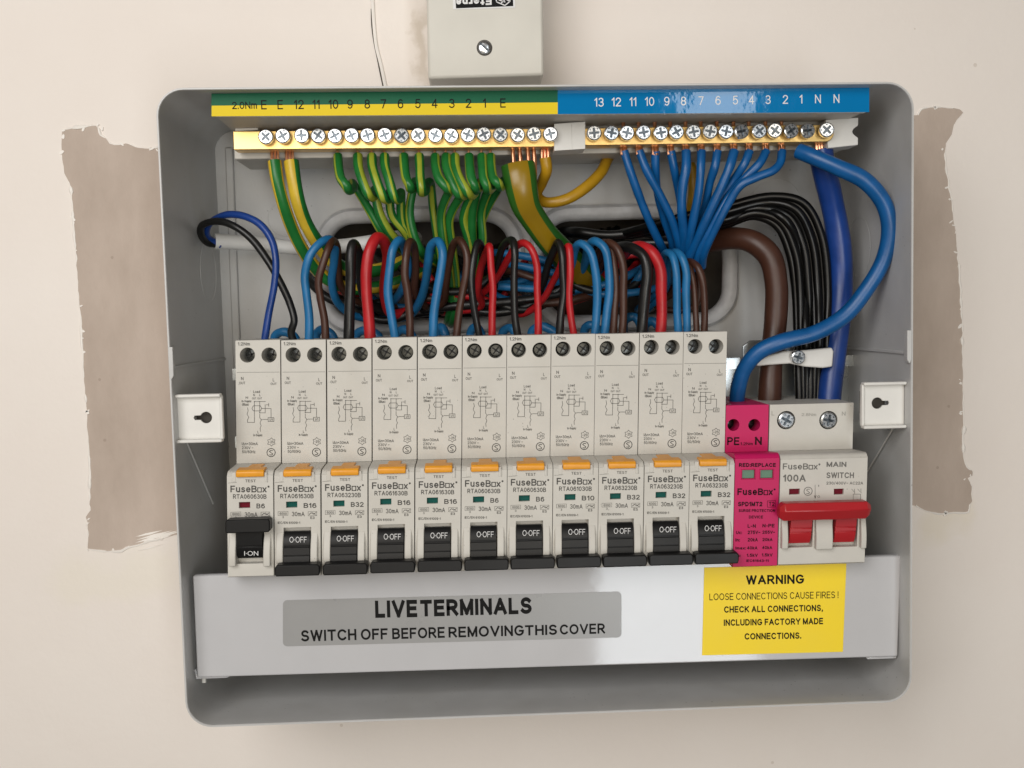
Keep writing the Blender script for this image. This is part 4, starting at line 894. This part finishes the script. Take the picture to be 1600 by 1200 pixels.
mb = MB(); mb.prism(rounded([(442, 938), (971, 924.5), (971, 996), (442, 1010)], YC-.22, 1.7), (0, .2, 0)); s1 = mb.build('grey_sticker', 'lab_grey', cv)
y = YC-.32; mb = MB(); S_ = lambda px: px/(F/(y-CAM.y))
text(mb, 'LIVE', U(586.5, 965.5, y), U(652, 964.3, y), S_(28), bold=.095); text(mb, 'TERMINALS', U(657, 963.7, y), U(831, 959, y), S_(27), bold=.095)
for s, x0, x1, b_ in (('SWITCH', 470.5, 557, 0), ('OFF', 564, 606, 0), ('BEFORE', 613, 695, 0), ('REMOVING', 701, 819, 0), ('THIS', 820.5, 870.5, .12), ('COVER', 875, 946, 0)):
    text(mb, s, U(x0, 1002.5-(x0-470)*.0265, y), U(x1, 1002.5-(x1-470)*.0265, y), S_(18.2-(x0-470)*.004), bold=.045)
mb.build('lettering', 'printblack', s1)
mb = MB(); quad(mb, [(1100.5, 887), (1322.5, 880.5), (1317, 1018.5), (1097, 1024)], YC-.22); s2 = mb.build('yellow_sticker', 'lab_warn', cv)
mb = MB()
for s, x0, x1, yb_, cp, bo in (('WARNING', 1165.5, 1256.5, 913.5, 15, .06), ('LOOSE CONNECTIONS CAUSE FIRES !', 1108.5, 1310, 938, 11, -.02), ('CHECK ALL CONNECTIONS,', 1131.5, 1286, 957.5, 10.5, .06), ('INCLUDING FACTORY MADE', 1131, 1286, 978, 10.5, .06), ('CONNECTIONS.', 1163.5, 1252, 999.5, 10.5, .06)):
    text(mb, s, U(x0, yb_, y), U(x1, yb_-(x1-x0)*.017, y), S_(cp), bold=bo)
mb.build('lettering', 'printblack', s2)

# ------------------------------------------------------------------ wires
rw = random.Random(11)
def into(p, d=113):
    """carry a cable end back through the nearer cable opening"""
    x = min(max(p[0], 535), 782) if p[0] < 824 else min(max(p[0], 868), 1112)
    return (x, min(max(p[1], 362), 488), d)
def wire(name, label, pts, r, m_, group=None, cat='wire', n=12, stripes=None, twist=0.0, copper=(), steps=7, cr=.6):
    P = [U(*p) for p in pts]
    jt = .1 if name == 'earth_wire' else .32
    for p in P[2:-2]: p += Vector((rw.uniform(-jt, jt), rw.uniform(-jt, jt), rw.uniform(-jt, jt)))
    f1_, f2_, r0 = rw.uniform(9, 15), rw.uniform(0, 6), r
    r = lambda q: r0*(1+.028*math.sin(f1_*q+f2_)+.018*math.sin(2.7*f1_*q+1))
    t = thing(name, label, cat, P[0], group)
    mb = MB()
    if stripes: mb.tube(P, r, n=n, mats=stripes, twist=twist, steps=steps, up=(1, 0, 0))
    else: mb.tube(P, r, n=n, steps=steps)
    mb.build('insulation', m_, t)
    for cp in copper:
        mb = MB(); mb.tube([U(*q) for q in cp], cr, n=8); mb.build('bare_conductor', 'copper', t)
    return t
GY = [0]*5+[1]*4+[0]*3   # stripe pattern round the insulation
gE = 'green and yellow earth wires under the earth bar'
def faces_(S, n=12): return [1 if i in S else 0 for i in range(n)]
# two heavy earths
wire('earth_cable', 'thick green and yellow earth cable at the outer end of the earth bar', [(429, 252, 29), (433, 280, 28), (441, 313, 30), (453, 348, 36), (468, 380, 42), (486, 410, 48), (512, 436, 54), (550, 452, 58), (600, 446, 62), (650, 430, 68), (690, 410, 113)], 2.75, ['w_green', 'w_yellow'], gE, 'cable', stripes=faces_((0, 4, 5, 6, 7, 11)),
     copper=[[(x, 232, 30), (x+1, 262, 29)] for x in (424, 429, 434)], cr=.55)
wire('earth_cable', 'second thick earth cable, mostly yellow, from the end of the earth bar', [(455, 252, 30), (459, 280, 29), (468, 318, 31), (480, 350, 36), (497, 382, 43), (520, 408, 50), (552, 425, 56), (595, 420, 62), (640, 405, 68), (680, 395, 113)], 2.95, ['w_yellow', 'w_green'], gE, 'cable', stripes=faces_((0, 1, 10, 11)),
     copper=[[(x, 232, 30), (x+1, 260, 29)] for x in (447, 452, 457)], cr=.55)
hooks = [('10', 528, 546, 297, [(560, 300, 42), (578, 330, 46), (600, 366, 50), (630, 392, 62)], (4, 8)),
         ('9', 559, 581, 308, [(592, 330, 42), (608, 362, 46), (628, 382, 52), (650, 400, 64)], (0, 1, 2)),
         ('8', 581, 604, 312, [(612, 335, 44), (632, 362, 48), (650, 390, 56), (668, 410, 66)], (2, 3)),
         ('7', 601, 621, 312, [(628, 345, 46), (642, 372, 50), (662, 396, 56), (680, 410, 66)], (2,)),
         ('6', 631, 643, 295, [(640, 330, 44), (648, 372, 46), (660, 396, 50), (676, 402, 60)], (4, 5)),
         ('5', 655, 660, 300, [(672, 285, 46), (676, 320, 54), (684, 372, 58), (690, 420, 66)], (2, 3)),
         ('4', 680, 703, 298, [(690, 330, 48), (692, 372, 52), (702, 420, 56), (706, 470, 62), (700, 500, 72)], (0, 1, 6, 7)),
         ('3', 697, 722, 307, [(703, 340, 50), (706, 385, 55), (712, 440, 60), (711, 488, 64), (705, 505, 74)], (0, 1)),
         ('3', 711, 736, 305, [(724, 340, 50), (732, 375, 54), (738, 420, 60), (740, 460, 70)], (0, 1, 2)),
         ('2', 733, 745, 296, [(738, 330, 48), (738, 375, 54), (742, 420, 62), (744, 460, 72)], (0, 5, 8)),
         ('1', 753, 763, 296, [(752, 330, 50), (754, 372, 54), (750, 410, 60), (748, 450, 70)], (0, 1)),
         ('1', 767, 782, 292, [(764, 320, 52), (752, 350, 58), (740, 390, 64), (730, 430, 74)], (0, 1))]
seen = {}
WORD = dict(zip(map(str, range(1, 14)), 'one two three four five six seven eight nine ten eleven twelve thirteen'.split()))
for num, x, xh, yh, rear, sa in hooks:
    seen[num] = seen.get(num, 0)+1
    lab = f'green and yellow earth wire under number {WORD[num]} of the earth strip'
    if [h[0] for h in hooks].count(num) > 1: lab += (', nearer number four' if seen[num] == 1 else ', farther from number four')
    dx_ = xh-x; pts = [(x, 244, 30), (x+1, 262, 25), (x+dx_*.3, 280, 22), (x+dx_*.72, yh-6, 21), (xh-1, yh, 25), (xh+5, yh-3, 32), (xh+5, yh-10, 40)]+rear+([into(rear[-1])] if len(rear) > 2 else [])
    wire('earth_wire', lab, pts, 1.92, ['w_green', 'w_lime'], gE, stripes=faces_(sa), copper=[[(x-1, 230, 30), (x, 247, 30)]], cr=.5)
# sleeve over four bare earth conductors
t = thing('earth_sleeve', 'wide green and yellow sleeve over bare copper earth conductors', 'sleeve', U(812, 262, 30))
sp = [U(*p) for p in ((809, 257, 27), (812, 275, 26), (816, 300, 26), (822, 322, 28), (836, 345, 33), (856, 372, 40), (880, 398, 48), (905, 425, 56), (930, 450, 66))]
mb = MB(); pat = [0]*20
for i in range(20): pat[i] = 1 if i in (3, 4, 5, 6, 13, 14, 15, 16) else 0
mb.tube(sp, lambda q: 6.9-.9*min(1, q*4)+.5*math.sin(q*9), n=20, mats=pat, cap=False, ry=lambda q: 3.6+.8*math.sin(q*11), up=(1, 0, 0.25), steps=6)
mb.tube(sp, lambda q: 6.5-.9*min(1, q*4)+.5*math.sin(q*9), n=20, cap=False, ry=lambda q: 3.2+.8*math.sin(q*11), up=(1, 0, 0.25), steps=6)
mb.build('sleeve', ['w_sleevegreen', 'w_amberdark'], t)
for x in (801, 812, 824.5, 834):
    mb = MB(); mb.tube([U(x-1, 226, 30), U(x+1, 248, 29), U(x+2, 275, 28)], .85, n=10); mb.build('bare_conductor', 'copper', t)
wire('earth_cable', 'amber earth cable looping from behind the sleeve up behind the white spacer', [(852, 246, 30), (854, 265, 31), (848, 285, 38), (838, 304, 46), (852, 316, 42), (882, 312, 40), (912, 296, 42), (938, 270, 46), (953, 244, 52), (985, 214, 60), (1040, 225, 66), (1078, 255, 68), (1084, 290, 68), (1076, 340, 72), (1050, 380, 80)], 2.35, 'w_amber', None, 'cable',
     copper=[[(x, 228, 30), (x+.5, 252, 30)] for x in (847, 852, 857)], cr=.7)
# neutral wires fanning out of the blue bar
gN = 'blue neutral wires fanning from the neutral bar'
NW = [('11', 975, [(985, 268, 30), (1000, 310, 34), (1014, 345, 38), (1030, 378, 44), (1042, 402, 52)]),
      ('10', 999, [(1010, 265, 29), (1030, 305, 32), (1050, 345, 36), (1060, 378, 42), (1064, 402, 50)]),
      ('9', 1024, [(1024, 262, 32), (1028, 300, 38), (1038, 340, 44), (1050, 378, 50), (1052, 405, 58)]),
      ('8', 1048, [(1053, 262, 31), (1058, 292, 36), (1068, 335, 42), (1072, 375, 48), (1072, 402, 56)]),
      ('7', 1072, [(1072, 262, 28), (1066, 295, 29), (1066, 330, 32), (1068, 365, 38), (1066, 400, 48)]),
      ('6', 1096, [(1095, 262, 28), (1092, 300, 30), (1084, 345, 34), (1076, 378, 40), (1070, 405, 50)]),
      ('5', 1121, [(1117, 260, 29), (1110, 285, 33), (1100, 322, 38), (1086, 360, 44), (1074, 400, 54)]),
      ('4', 1147, [(1141, 258, 28), (1130, 285, 29), (1114, 320, 32), (1096, 358, 36), (1076, 402, 44)]),
      ('3', 1171, [(1163, 256, 29), (1146, 280, 32), (1128, 308, 35), (1108, 345, 39), (1084, 398, 46)]),
      ('2', 1197, [(1187, 255, 28), (1165, 278, 30), (1140, 305, 32), (1118, 342, 35), (1092, 392, 42), (1085, 420, 50)]),
      ('1', 1222, [(1219, 254, 28), (1208, 267, 27), (1183, 277, 27), (1158, 290, 28), (1138, 318, 31), (1118, 356, 35), (1100, 395, 42), (1097, 416, 50)])]
for num, x, pts in NW:
    wire('neutral_wire', f'blue neutral wire under the white number {WORD[num]} of the blue strip', [(x, 236, 30)]+pts, 1.78 if num not in ('7', '4') else 1.95, 'w_blue', gN, copper=[[(x-1, 190, 27), (x-1, 225, 30), (x-1, 243, 29.4)], [(x+2.5, 228, 30), (x+2, 243, 29)], [(x-4, 228, 30), (x-3, 242, 29.2)]], cr=.8)
# tails
wire('neutral_link', 'blue cable curving from the neutral bar down to the magenta surge protector', [(1248, 236, 26), (1270, 245, 22), (1310, 262, 18), (1350, 283, 16), (1380, 318, 17), (1390, 358, 18), (1380, 405, 20), (1353, 452, 22), (1318, 494, 24), (1272, 520, 25), (1222, 533, 26), (1185, 550, 28), (1162, 578, 31), (1153, 610, 34), (1151, 645, 36)], 3.3, 'w_blue', None, 'cable', n=16)
wire('neutral_tail', 'thick navy supply cable from the neutral bar into the main switch', [(1281, 232, 32), (1285, 255, 33), (1297, 300, 38), (1308, 350, 42), (1313, 410, 44), (1312, 470, 44), (1306, 540, 42), (1298, 600, 40), (1294, 650, 38)], 5.0, 'w_navy', None, 'cable', n=18, copper=[[(1276+4*k, 226, 31), (1277+4*k, 240, 31)] for k in range(4)], cr=.9)
wire('live_tail', 'thick brown supply cable bending down into the main switch', [(1000, 392, 96), (1050, 385, 78), (1100, 378, 62), (1145, 371, 52), (1178, 378, 46), (1202, 402, 43), (1212, 445, 42), (1211, 495, 42), (1206, 560, 41), (1203, 610, 40), (1202, 650, 40)], 4.9, 'w_brown', None, 'cable', n=18)
gK = 'glossy black wires arching down behind the main switch'
OUT = ['innermost beside the brown cable', 'second out from the brown cable', 'third out from the brown cable', 'fourth out from the brown cable', 'fourth in from the navy cable', 'third in from the navy cable', 'second in from the navy cable', 'outermost beside the navy cable']
for k in range(8):
    q = k/7
    wire('black_wire', f'glossy black wire above the main switch, {OUT[k]}', [(880+12*k, 372-2*k, 96), (960, 366+2*(k % 3), 74), (1060, 362-3*k, 58-k), (1130, 352-4*k, 50-2*(k % 3)), (1178+4*k, 338-4.5*k, 46-2*(k % 2)), (1213+6*k, 352-5*k, 44-2*(k % 3)), (1234+7*k, 395-4*k, 44-2*(k % 2)), (1242+7.2*k, 450, 45-3*(k % 2)), (1246+6.6*k, 520, 44-3*(k % 3)), (1248+6*k, 590, 42), (1250+5.4*k, 650, 41)], 1.75, 'w_jet', gK)
# cable clamp
t = thing('cable_clamp', 'white plastic cable clamp with a screw across the black wires', 'cable clamp', U(1245, 560, 36))
mb = MB(); top = [(1178, 566), (1200, 556), (1225, 549), (1260, 547), (1300, 543), (1303, 549)]; bot = [(1301, 573), (1286, 575), (1258, 573), (1235, 568), (1205, 570), (1184, 572)]
mb.prism([U(a, b, 33) for a, b in top+bot], (0, 3, 0)); mb.build('strap', 'plastic_white', t, bevel=.6)
screw(t, U(1248, 558.5, 30.4), .3, SM, SRM, (.1, .1))

# first breaker: two flex cores out of a white sheath
wire('cable_sheath', 'white cable sheath lying across the back of the enclosure', [(335, 377, 55), (360, 378, 58), (410, 382, 64), (470, 387, 68), (530, 386, 68), (575, 379, 68), (612, 372, 72), (650, 372, 92)], 3.25, 'sheath', None, 'cable', n=16)
wire('flex_core', 'dark blue flex core from the white sheath to the switched-on breaker', [(345, 383, 55), (328, 374, 52), (322, 362, 48), (330, 347, 44), (352, 336, 40), (380, 337, 36), (405, 350, 33), (424, 375, 31), (432, 408, 30), (428, 445, 30), (420, 490, 31), (413, 535, 32)], 1.5, 'w_navy', 'wires looping into the breakers')
wire('flex_core', 'dark brown flex core arching from the white sheath down behind breaker two', [(347, 381, 56), (326, 380, 52), (313, 366, 46), (317, 352, 42), (338, 346, 38), (365, 352, 35), (392, 372, 33), (417, 405, 31), (437, 440, 31), (454, 475, 31), (459, 500, 31), (455, 520, 32), (462, 540, 33)], 1.55, 'w_black', 'wires looping into the breakers')
gL = 'wires looping into the breakers'
LOOPS = [ # breaker, colour, radius, points
 (2, 'sky', 1.75, [(483, 535, 31), (483, 495, 30), (479, 460, 29), (476, 430, 28), (484, 400, 27), (500, 380, 28), (513, 373, 32), (522, 382, 38), (523, 410, 44), (518, 440, 50), (527, 470, 56), (545, 490, 62), (580, 500, 72)]),
 (2, 'brown', 1.6, [(509, 535, 31), (507, 500, 30), (500, 465, 29), (498, 440, 28), (505, 410, 27), (514, 388, 28), (520, 376, 33), (526, 385, 40), (528, 415, 46), (532, 445, 52), (548, 465, 58), (580, 478, 64), (640, 480, 74)]),
 (3, 'black', 2.2, [(545, 535, 31), (546, 490, 30), (547, 440, 29), (549, 400, 28), (552, 383, 30), (558, 390, 36), (563, 420, 42), (567, 450, 48), (578, 475, 56), (620, 490, 64), (700, 482, 72)]),
 (3, 'red', 2.35, [(579, 535, 31), (576, 495, 30), (573, 455, 29), (573, 420, 28), (577, 390, 28), (588, 372, 31), (600, 376, 36), (605, 400, 41), (602, 430, 46), (600, 460, 52), (612, 490, 58), (640, 487, 64), (680, 470, 72)]),
 (4, 'sky', 1.8, [(618, 530, 31), (611, 490, 30), (607, 455, 29), (608, 420, 28), (614, 390, 28), (622, 376, 31), (632, 385, 38), (636, 420, 46), (628, 450, 54), (615, 470, 62), (590, 480, 74)]),
 (4, 'brown', 1.65, [(641, 530, 31), (640, 490, 30), (636, 455, 29), (632, 430, 28), (634, 400, 28), (640, 378, 31), (647, 385, 38), (650, 420, 46), (648, 455, 54), (665, 480, 64)]),
 (5, 'sky', 1.85, [(677, 530, 31), (678, 490, 30), (683, 455, 29), (689, 420, 28), (691, 395, 28), (684, 377, 31), (674, 385, 36), (669, 410, 42), (664, 440, 48), (656, 470, 54), (640, 492, 64), (600, 500, 74)]),
 (5, 'brown', 1.65, [(713, 530, 31), (717, 490, 30), (724, 455, 29), (729, 425, 28), (729, 395, 28), (719, 375, 31), (708, 382, 36), (702, 405, 42), (698, 440, 50), (690, 475, 60), (650, 490, 72)]),
 (6, 'black', 1.55, [(750, 530, 31), (744, 500, 30), (738, 470, 29), (737, 435, 28), (740, 400, 28), (747, 378, 31), (754, 388, 38), (752, 420, 46), (746, 450, 52), (760, 478, 60), (800, 484, 68), (860, 470, 76)]),
 (6, 'red', 1.55, [(769, 530, 31), (769, 490, 30), (769, 450, 29), (768, 415, 28), (766, 385, 29), (760, 392, 35), (752, 420, 42), (747, 455, 50), (752, 478, 58), (700, 488, 68)]),
 (7, 'black', 1.6, [(810, 530, 31), (805, 500, 30), (803, 465, 29), (803, 425, 28), (805, 392, 28), (800, 376, 31), (789, 382, 37), (780, 400, 44), (775, 430, 52), (768, 455, 62), (720, 478, 76)]),
 (7, 'red', 1.55, [(841, 530, 31), (841, 490, 30), (840, 450, 29), (838, 415, 28), (831, 390, 28), (818, 379, 31), (806, 385, 36), (795, 402, 42), (783, 424, 48), (768, 444, 54), (735, 470, 66), (690, 480, 76)]),
 (8, 'black', 1.65, [(874, 530, 31), (876, 495, 30), (880, 460, 29), (880, 425, 28), (878, 395, 28), (872, 379, 31), (864, 392, 37), (857, 415, 44), (850, 440, 50), (838, 462, 58), (810, 480, 68), (750, 470, 78)]),
 (8, 'red', 1.5, [(898, 530, 31), (892, 495, 30), (890, 460, 29), (891, 425, 28), (890, 385, 29), (884, 392, 35), (874, 418, 41), (862, 444, 46), (850, 464, 50), (832, 482, 56), (812, 490, 62), (780, 470, 72)]),
 (9, 'sky', 1.75, [(929, 530, 31), (932, 490, 30), (934, 455, 29), (930, 420, 28), (921, 393, 28), (909, 381, 31), (899, 390, 37), (893, 415, 44), (880, 435, 52), (840, 445, 64), (800, 440, 76)]),
 (9, 'sky', 1.8, [(944, 530, 32), (948, 490, 31), (952, 455, 30), (951, 415, 29), (944, 388, 29), (931, 376, 32), (920, 386, 40), (915, 410, 48), (900, 432, 58), (860, 438, 70)]),
 (9, 'brown', 1.55, [(958, 530, 32), (960, 490, 31), (962, 455, 31), (961, 415, 31), (955, 388, 33), (945, 378, 37), (938, 390, 46), (935, 420, 56), (915, 445, 68)]),
 (9, 'brown', 1.65, [(972, 530, 31), (974, 490, 30), (975, 455, 29), (973, 415, 28), (965, 388, 29), (952, 378, 33), (940, 388, 42), (930, 415, 54), (900, 450, 70)]),
 (10, 'black', 2.3, [(1002, 530, 31), (1005, 490, 30), (1009, 455, 29), (1011, 425, 28), (1005, 400, 29), (990, 388, 33), (972, 386, 42), (955, 395, 54), (930, 420, 68)]),
 (10, 'red', 2.3, [(1032, 530, 31), (1034, 490, 30), (1034, 455, 29), (1031, 420, 28), (1020, 396, 29), (1003, 385, 34), (985, 388, 44), (970, 405, 56), (940, 440, 70)]),
 (11, 'sky', 1.65, [(1061, 530, 31), (1058, 490, 30), (1058, 455, 29), (1056, 420, 28), (1050, 400, 30), (1042, 395, 36), (1036, 410, 46), (1030, 450, 58), (1000, 480, 72)]),
 (11, 'sky', 1.65, [(1074, 530, 31), (1073, 490, 30), (1073, 455, 29), (1072, 425, 28), (1066, 402, 29), (1054, 394, 34), (1044, 410, 46), (1040, 450, 58), (1010, 485, 72)]),
 (11, 'brown', 1.3, [(1089, 530, 31), (1087, 490, 31), (1084, 455, 31), (1082, 430, 31), (1076, 412, 34), (1068, 412, 42), (1062, 440, 54), (1030, 470, 70)]),
 (11, 'brown', 1.5, [(1100, 530, 31), (1101, 495, 30), (1101, 465, 29), (1097, 435, 28), (1089, 416, 29), (1078, 408, 34), (1068, 420, 46), (1058, 450, 58), (1020, 480, 72)])]
full = {'sky': 'blue', 'brown': 'brown', 'black': 'black', 'red': 'red'}
cnt = {}; tot = {}
for b_, c_, *_r in LOOPS: tot[(b_, c_)] = tot.get((b_, c_), 0)+1
for b_, c_, r, pts in LOOPS:
    cnt[(b_, c_)] = cnt.get((b_, c_), 0)+1
    lab = f'{full[c_]} wire looping over into the {ords[b_-1]} breaker from the switched-on one'
    if tot[(b_, c_)] > 1: lab += ', nearer that one' if cnt[(b_, c_)] == 1 else ', on the far side'
    wire(full[c_]+'_wire', lab, pts+[into(pts[-1])], r, 'w_'+c_, gL)
# blue fly leads that hug the breaker tops from behind
gF = 'short blue fly leads behind the breaker tops'
for i, (xa, xb, yt) in enumerate(((430, 462, 519), (495, 520, 515), (557, 592, 517), (620, 645, 516), (684, 696, 513), (736, 752, 512), (786, 806, 513), (832, 868, 511), (914, 936, 508), (976, 1000, 496), (1008, 1030, 503))):
    wire('fly_lead', f'short blue fly lead arching behind the top of the {ords[i]} breaker from the switched-on one', [(xa-2, yt+22, 50), (xa, yt+6, 49), ((xa*2+xb)/3, yt-1, 47), ((xa+2*xb)/3, yt+1, 46), (xb, yt+10, 45), (xb+3, yt+24, 46)], 1.9, 'w_sky', gF)
# cables of the bundle lying in the back of the box
gB = 'cable bundle behind the breaker wires'
BUN = [('black', 2.0, [(600, 470, 92), (640, 485, 70), (700, 478, 62), (790, 472, 58), (870, 460, 60), (930, 440, 66), (990, 410, 80)]),
       ('black', 1.9, [(680, 460, 90), (720, 480, 66), (780, 488, 60), (840, 470, 60), (890, 440, 62), (930, 425, 84)]),
       ('sky', 1.7, [(730, 400, 88), (780, 395, 66), (830, 402, 62), (870, 412, 62), (900, 425, 70), (940, 432, 88)]),
       ('sky', 1.7, [(760, 420, 90), (800, 414, 66), (850, 424, 62), (885, 432, 64), (920, 436, 88)]),
       ('sky', 1.8, [(700, 455, 90), (760, 446, 64), (830, 450, 60), (900, 452, 62), (960, 440, 62), (1000, 420, 66), (1030, 405, 80)]),
       ('brown', 1.6, [(760, 440, 90), (800, 424, 62), (840, 436, 60), (880, 436, 62), (930, 425, 88)]),
       ('red', 1.6, [(620, 440, 88), (660, 460, 66), (720, 462, 60), (760, 470, 60), (800, 480, 66), (840, 470, 88)]),
       ('red', 1.5, [(860, 470, 88), (895, 472, 64), (930, 458, 62), (960, 440, 64), (980, 420, 88)]),
       ('black', 2.2, [(860, 365, 94), (900, 362, 74), (950, 368, 70), (1010, 364, 66), (1060, 372, 60), (1110, 355, 56), (1140, 345, 54)]),
       ('black', 2.2, [(860, 380, 94), (900, 376, 76), (960, 383, 72), (1020, 380, 66), (1080, 380, 60), (1120, 366, 58)]),
       ('black', 2.0, [(880, 395, 96), (920, 392, 80), (980, 398, 76), (1040, 398, 80), (1080, 400, 94)]),
       ('red', 1.6, [(940, 415, 92), (965, 405, 70), (990, 398, 66), (1010, 405, 80)]),
       ('sky', 1.7, [(940, 480, 90), (970, 470, 66), (990, 445, 62), (1003, 425, 60), (1012, 400, 80)]),
       ('black', 1.8, [(520, 440, 92), (560, 485, 68), (600, 500, 62), (640, 490, 60), (668, 455, 60), (690, 430, 86)])]
TG = random.Random(5)
TC = ['black', 'red', 'sky', 'brown', 'black', 'red', 'sky', 'black', 'sky', 'brown', 'red', 'black', 'sky', 'black', 'brown', 'red']
for k, c_ in enumerate(TC):
    xa = 545+k*34; d0 = 58+TG.uniform(0, 14); ya = TG.uniform(400, 450); dip = TG.uniform(446, 484)
    BUN.append((c_, TG.uniform(1.5, 1.9), [(min(q_, 1098-9*(q_ % 3)), *r_) for q_, *r_ in ((xa-95, ya-20, 96), (xa-62, ya, d0+8), (xa-25, (ya+dip)/2+12, d0), (xa+20, dip, d0-2), (xa+66, dip-8, d0), (xa+105, ya, d0+6), (xa+130, ya-26, 96))]))
where = ['lowest across the back opening', 'under the sagging middle of the bundle', 'uppermost of the blue ones', 'second down of the blue ones', 'lowest of the blue ones', 'in the bundle behind the seventh breaker wires', 'behind the sixth breaker wires', 'behind the eighth and ninth breaker wires', 'uppermost under the edging strip', 'second down under the edging strip', 'third down under the edging strip', 'short, behind the tenth breaker wires', 'rising behind the tenth breaker', 'sagging behind the third and fourth breaker wires']
where += [f'slack loop {q}' for q in ('at the switched-on end of the tangle', 'second along from the switched-on end', 'third along from the switched-on end', 'fourth along from the switched-on end', 'fifth along from the switched-on end', 'sixth along from the switched-on end', 'seventh along from the switched-on end', 'midway along the tangle', 'just past the middle of the tangle', 'behind the eighth breaker', 'behind the ninth breaker', 'below the navy and brown cables', 'behind the tenth breaker', 'behind the eleventh breaker', 'third from the brown supply cable', 'nearest the brown supply cable')]
for (c_, r, pts), wh in zip(BUN, where):
    pts = [into(p) if p[2] >= 84 else p for p in pts]; pts += [into(pts[-1])] if pts[-1][2] in (80, 70) else []
    wire(full[c_]+'_cable', f'{full[c_]} cable of the back bundle, {wh}', pts, r, 'w_'+c_, gB, 'cable', n=10)
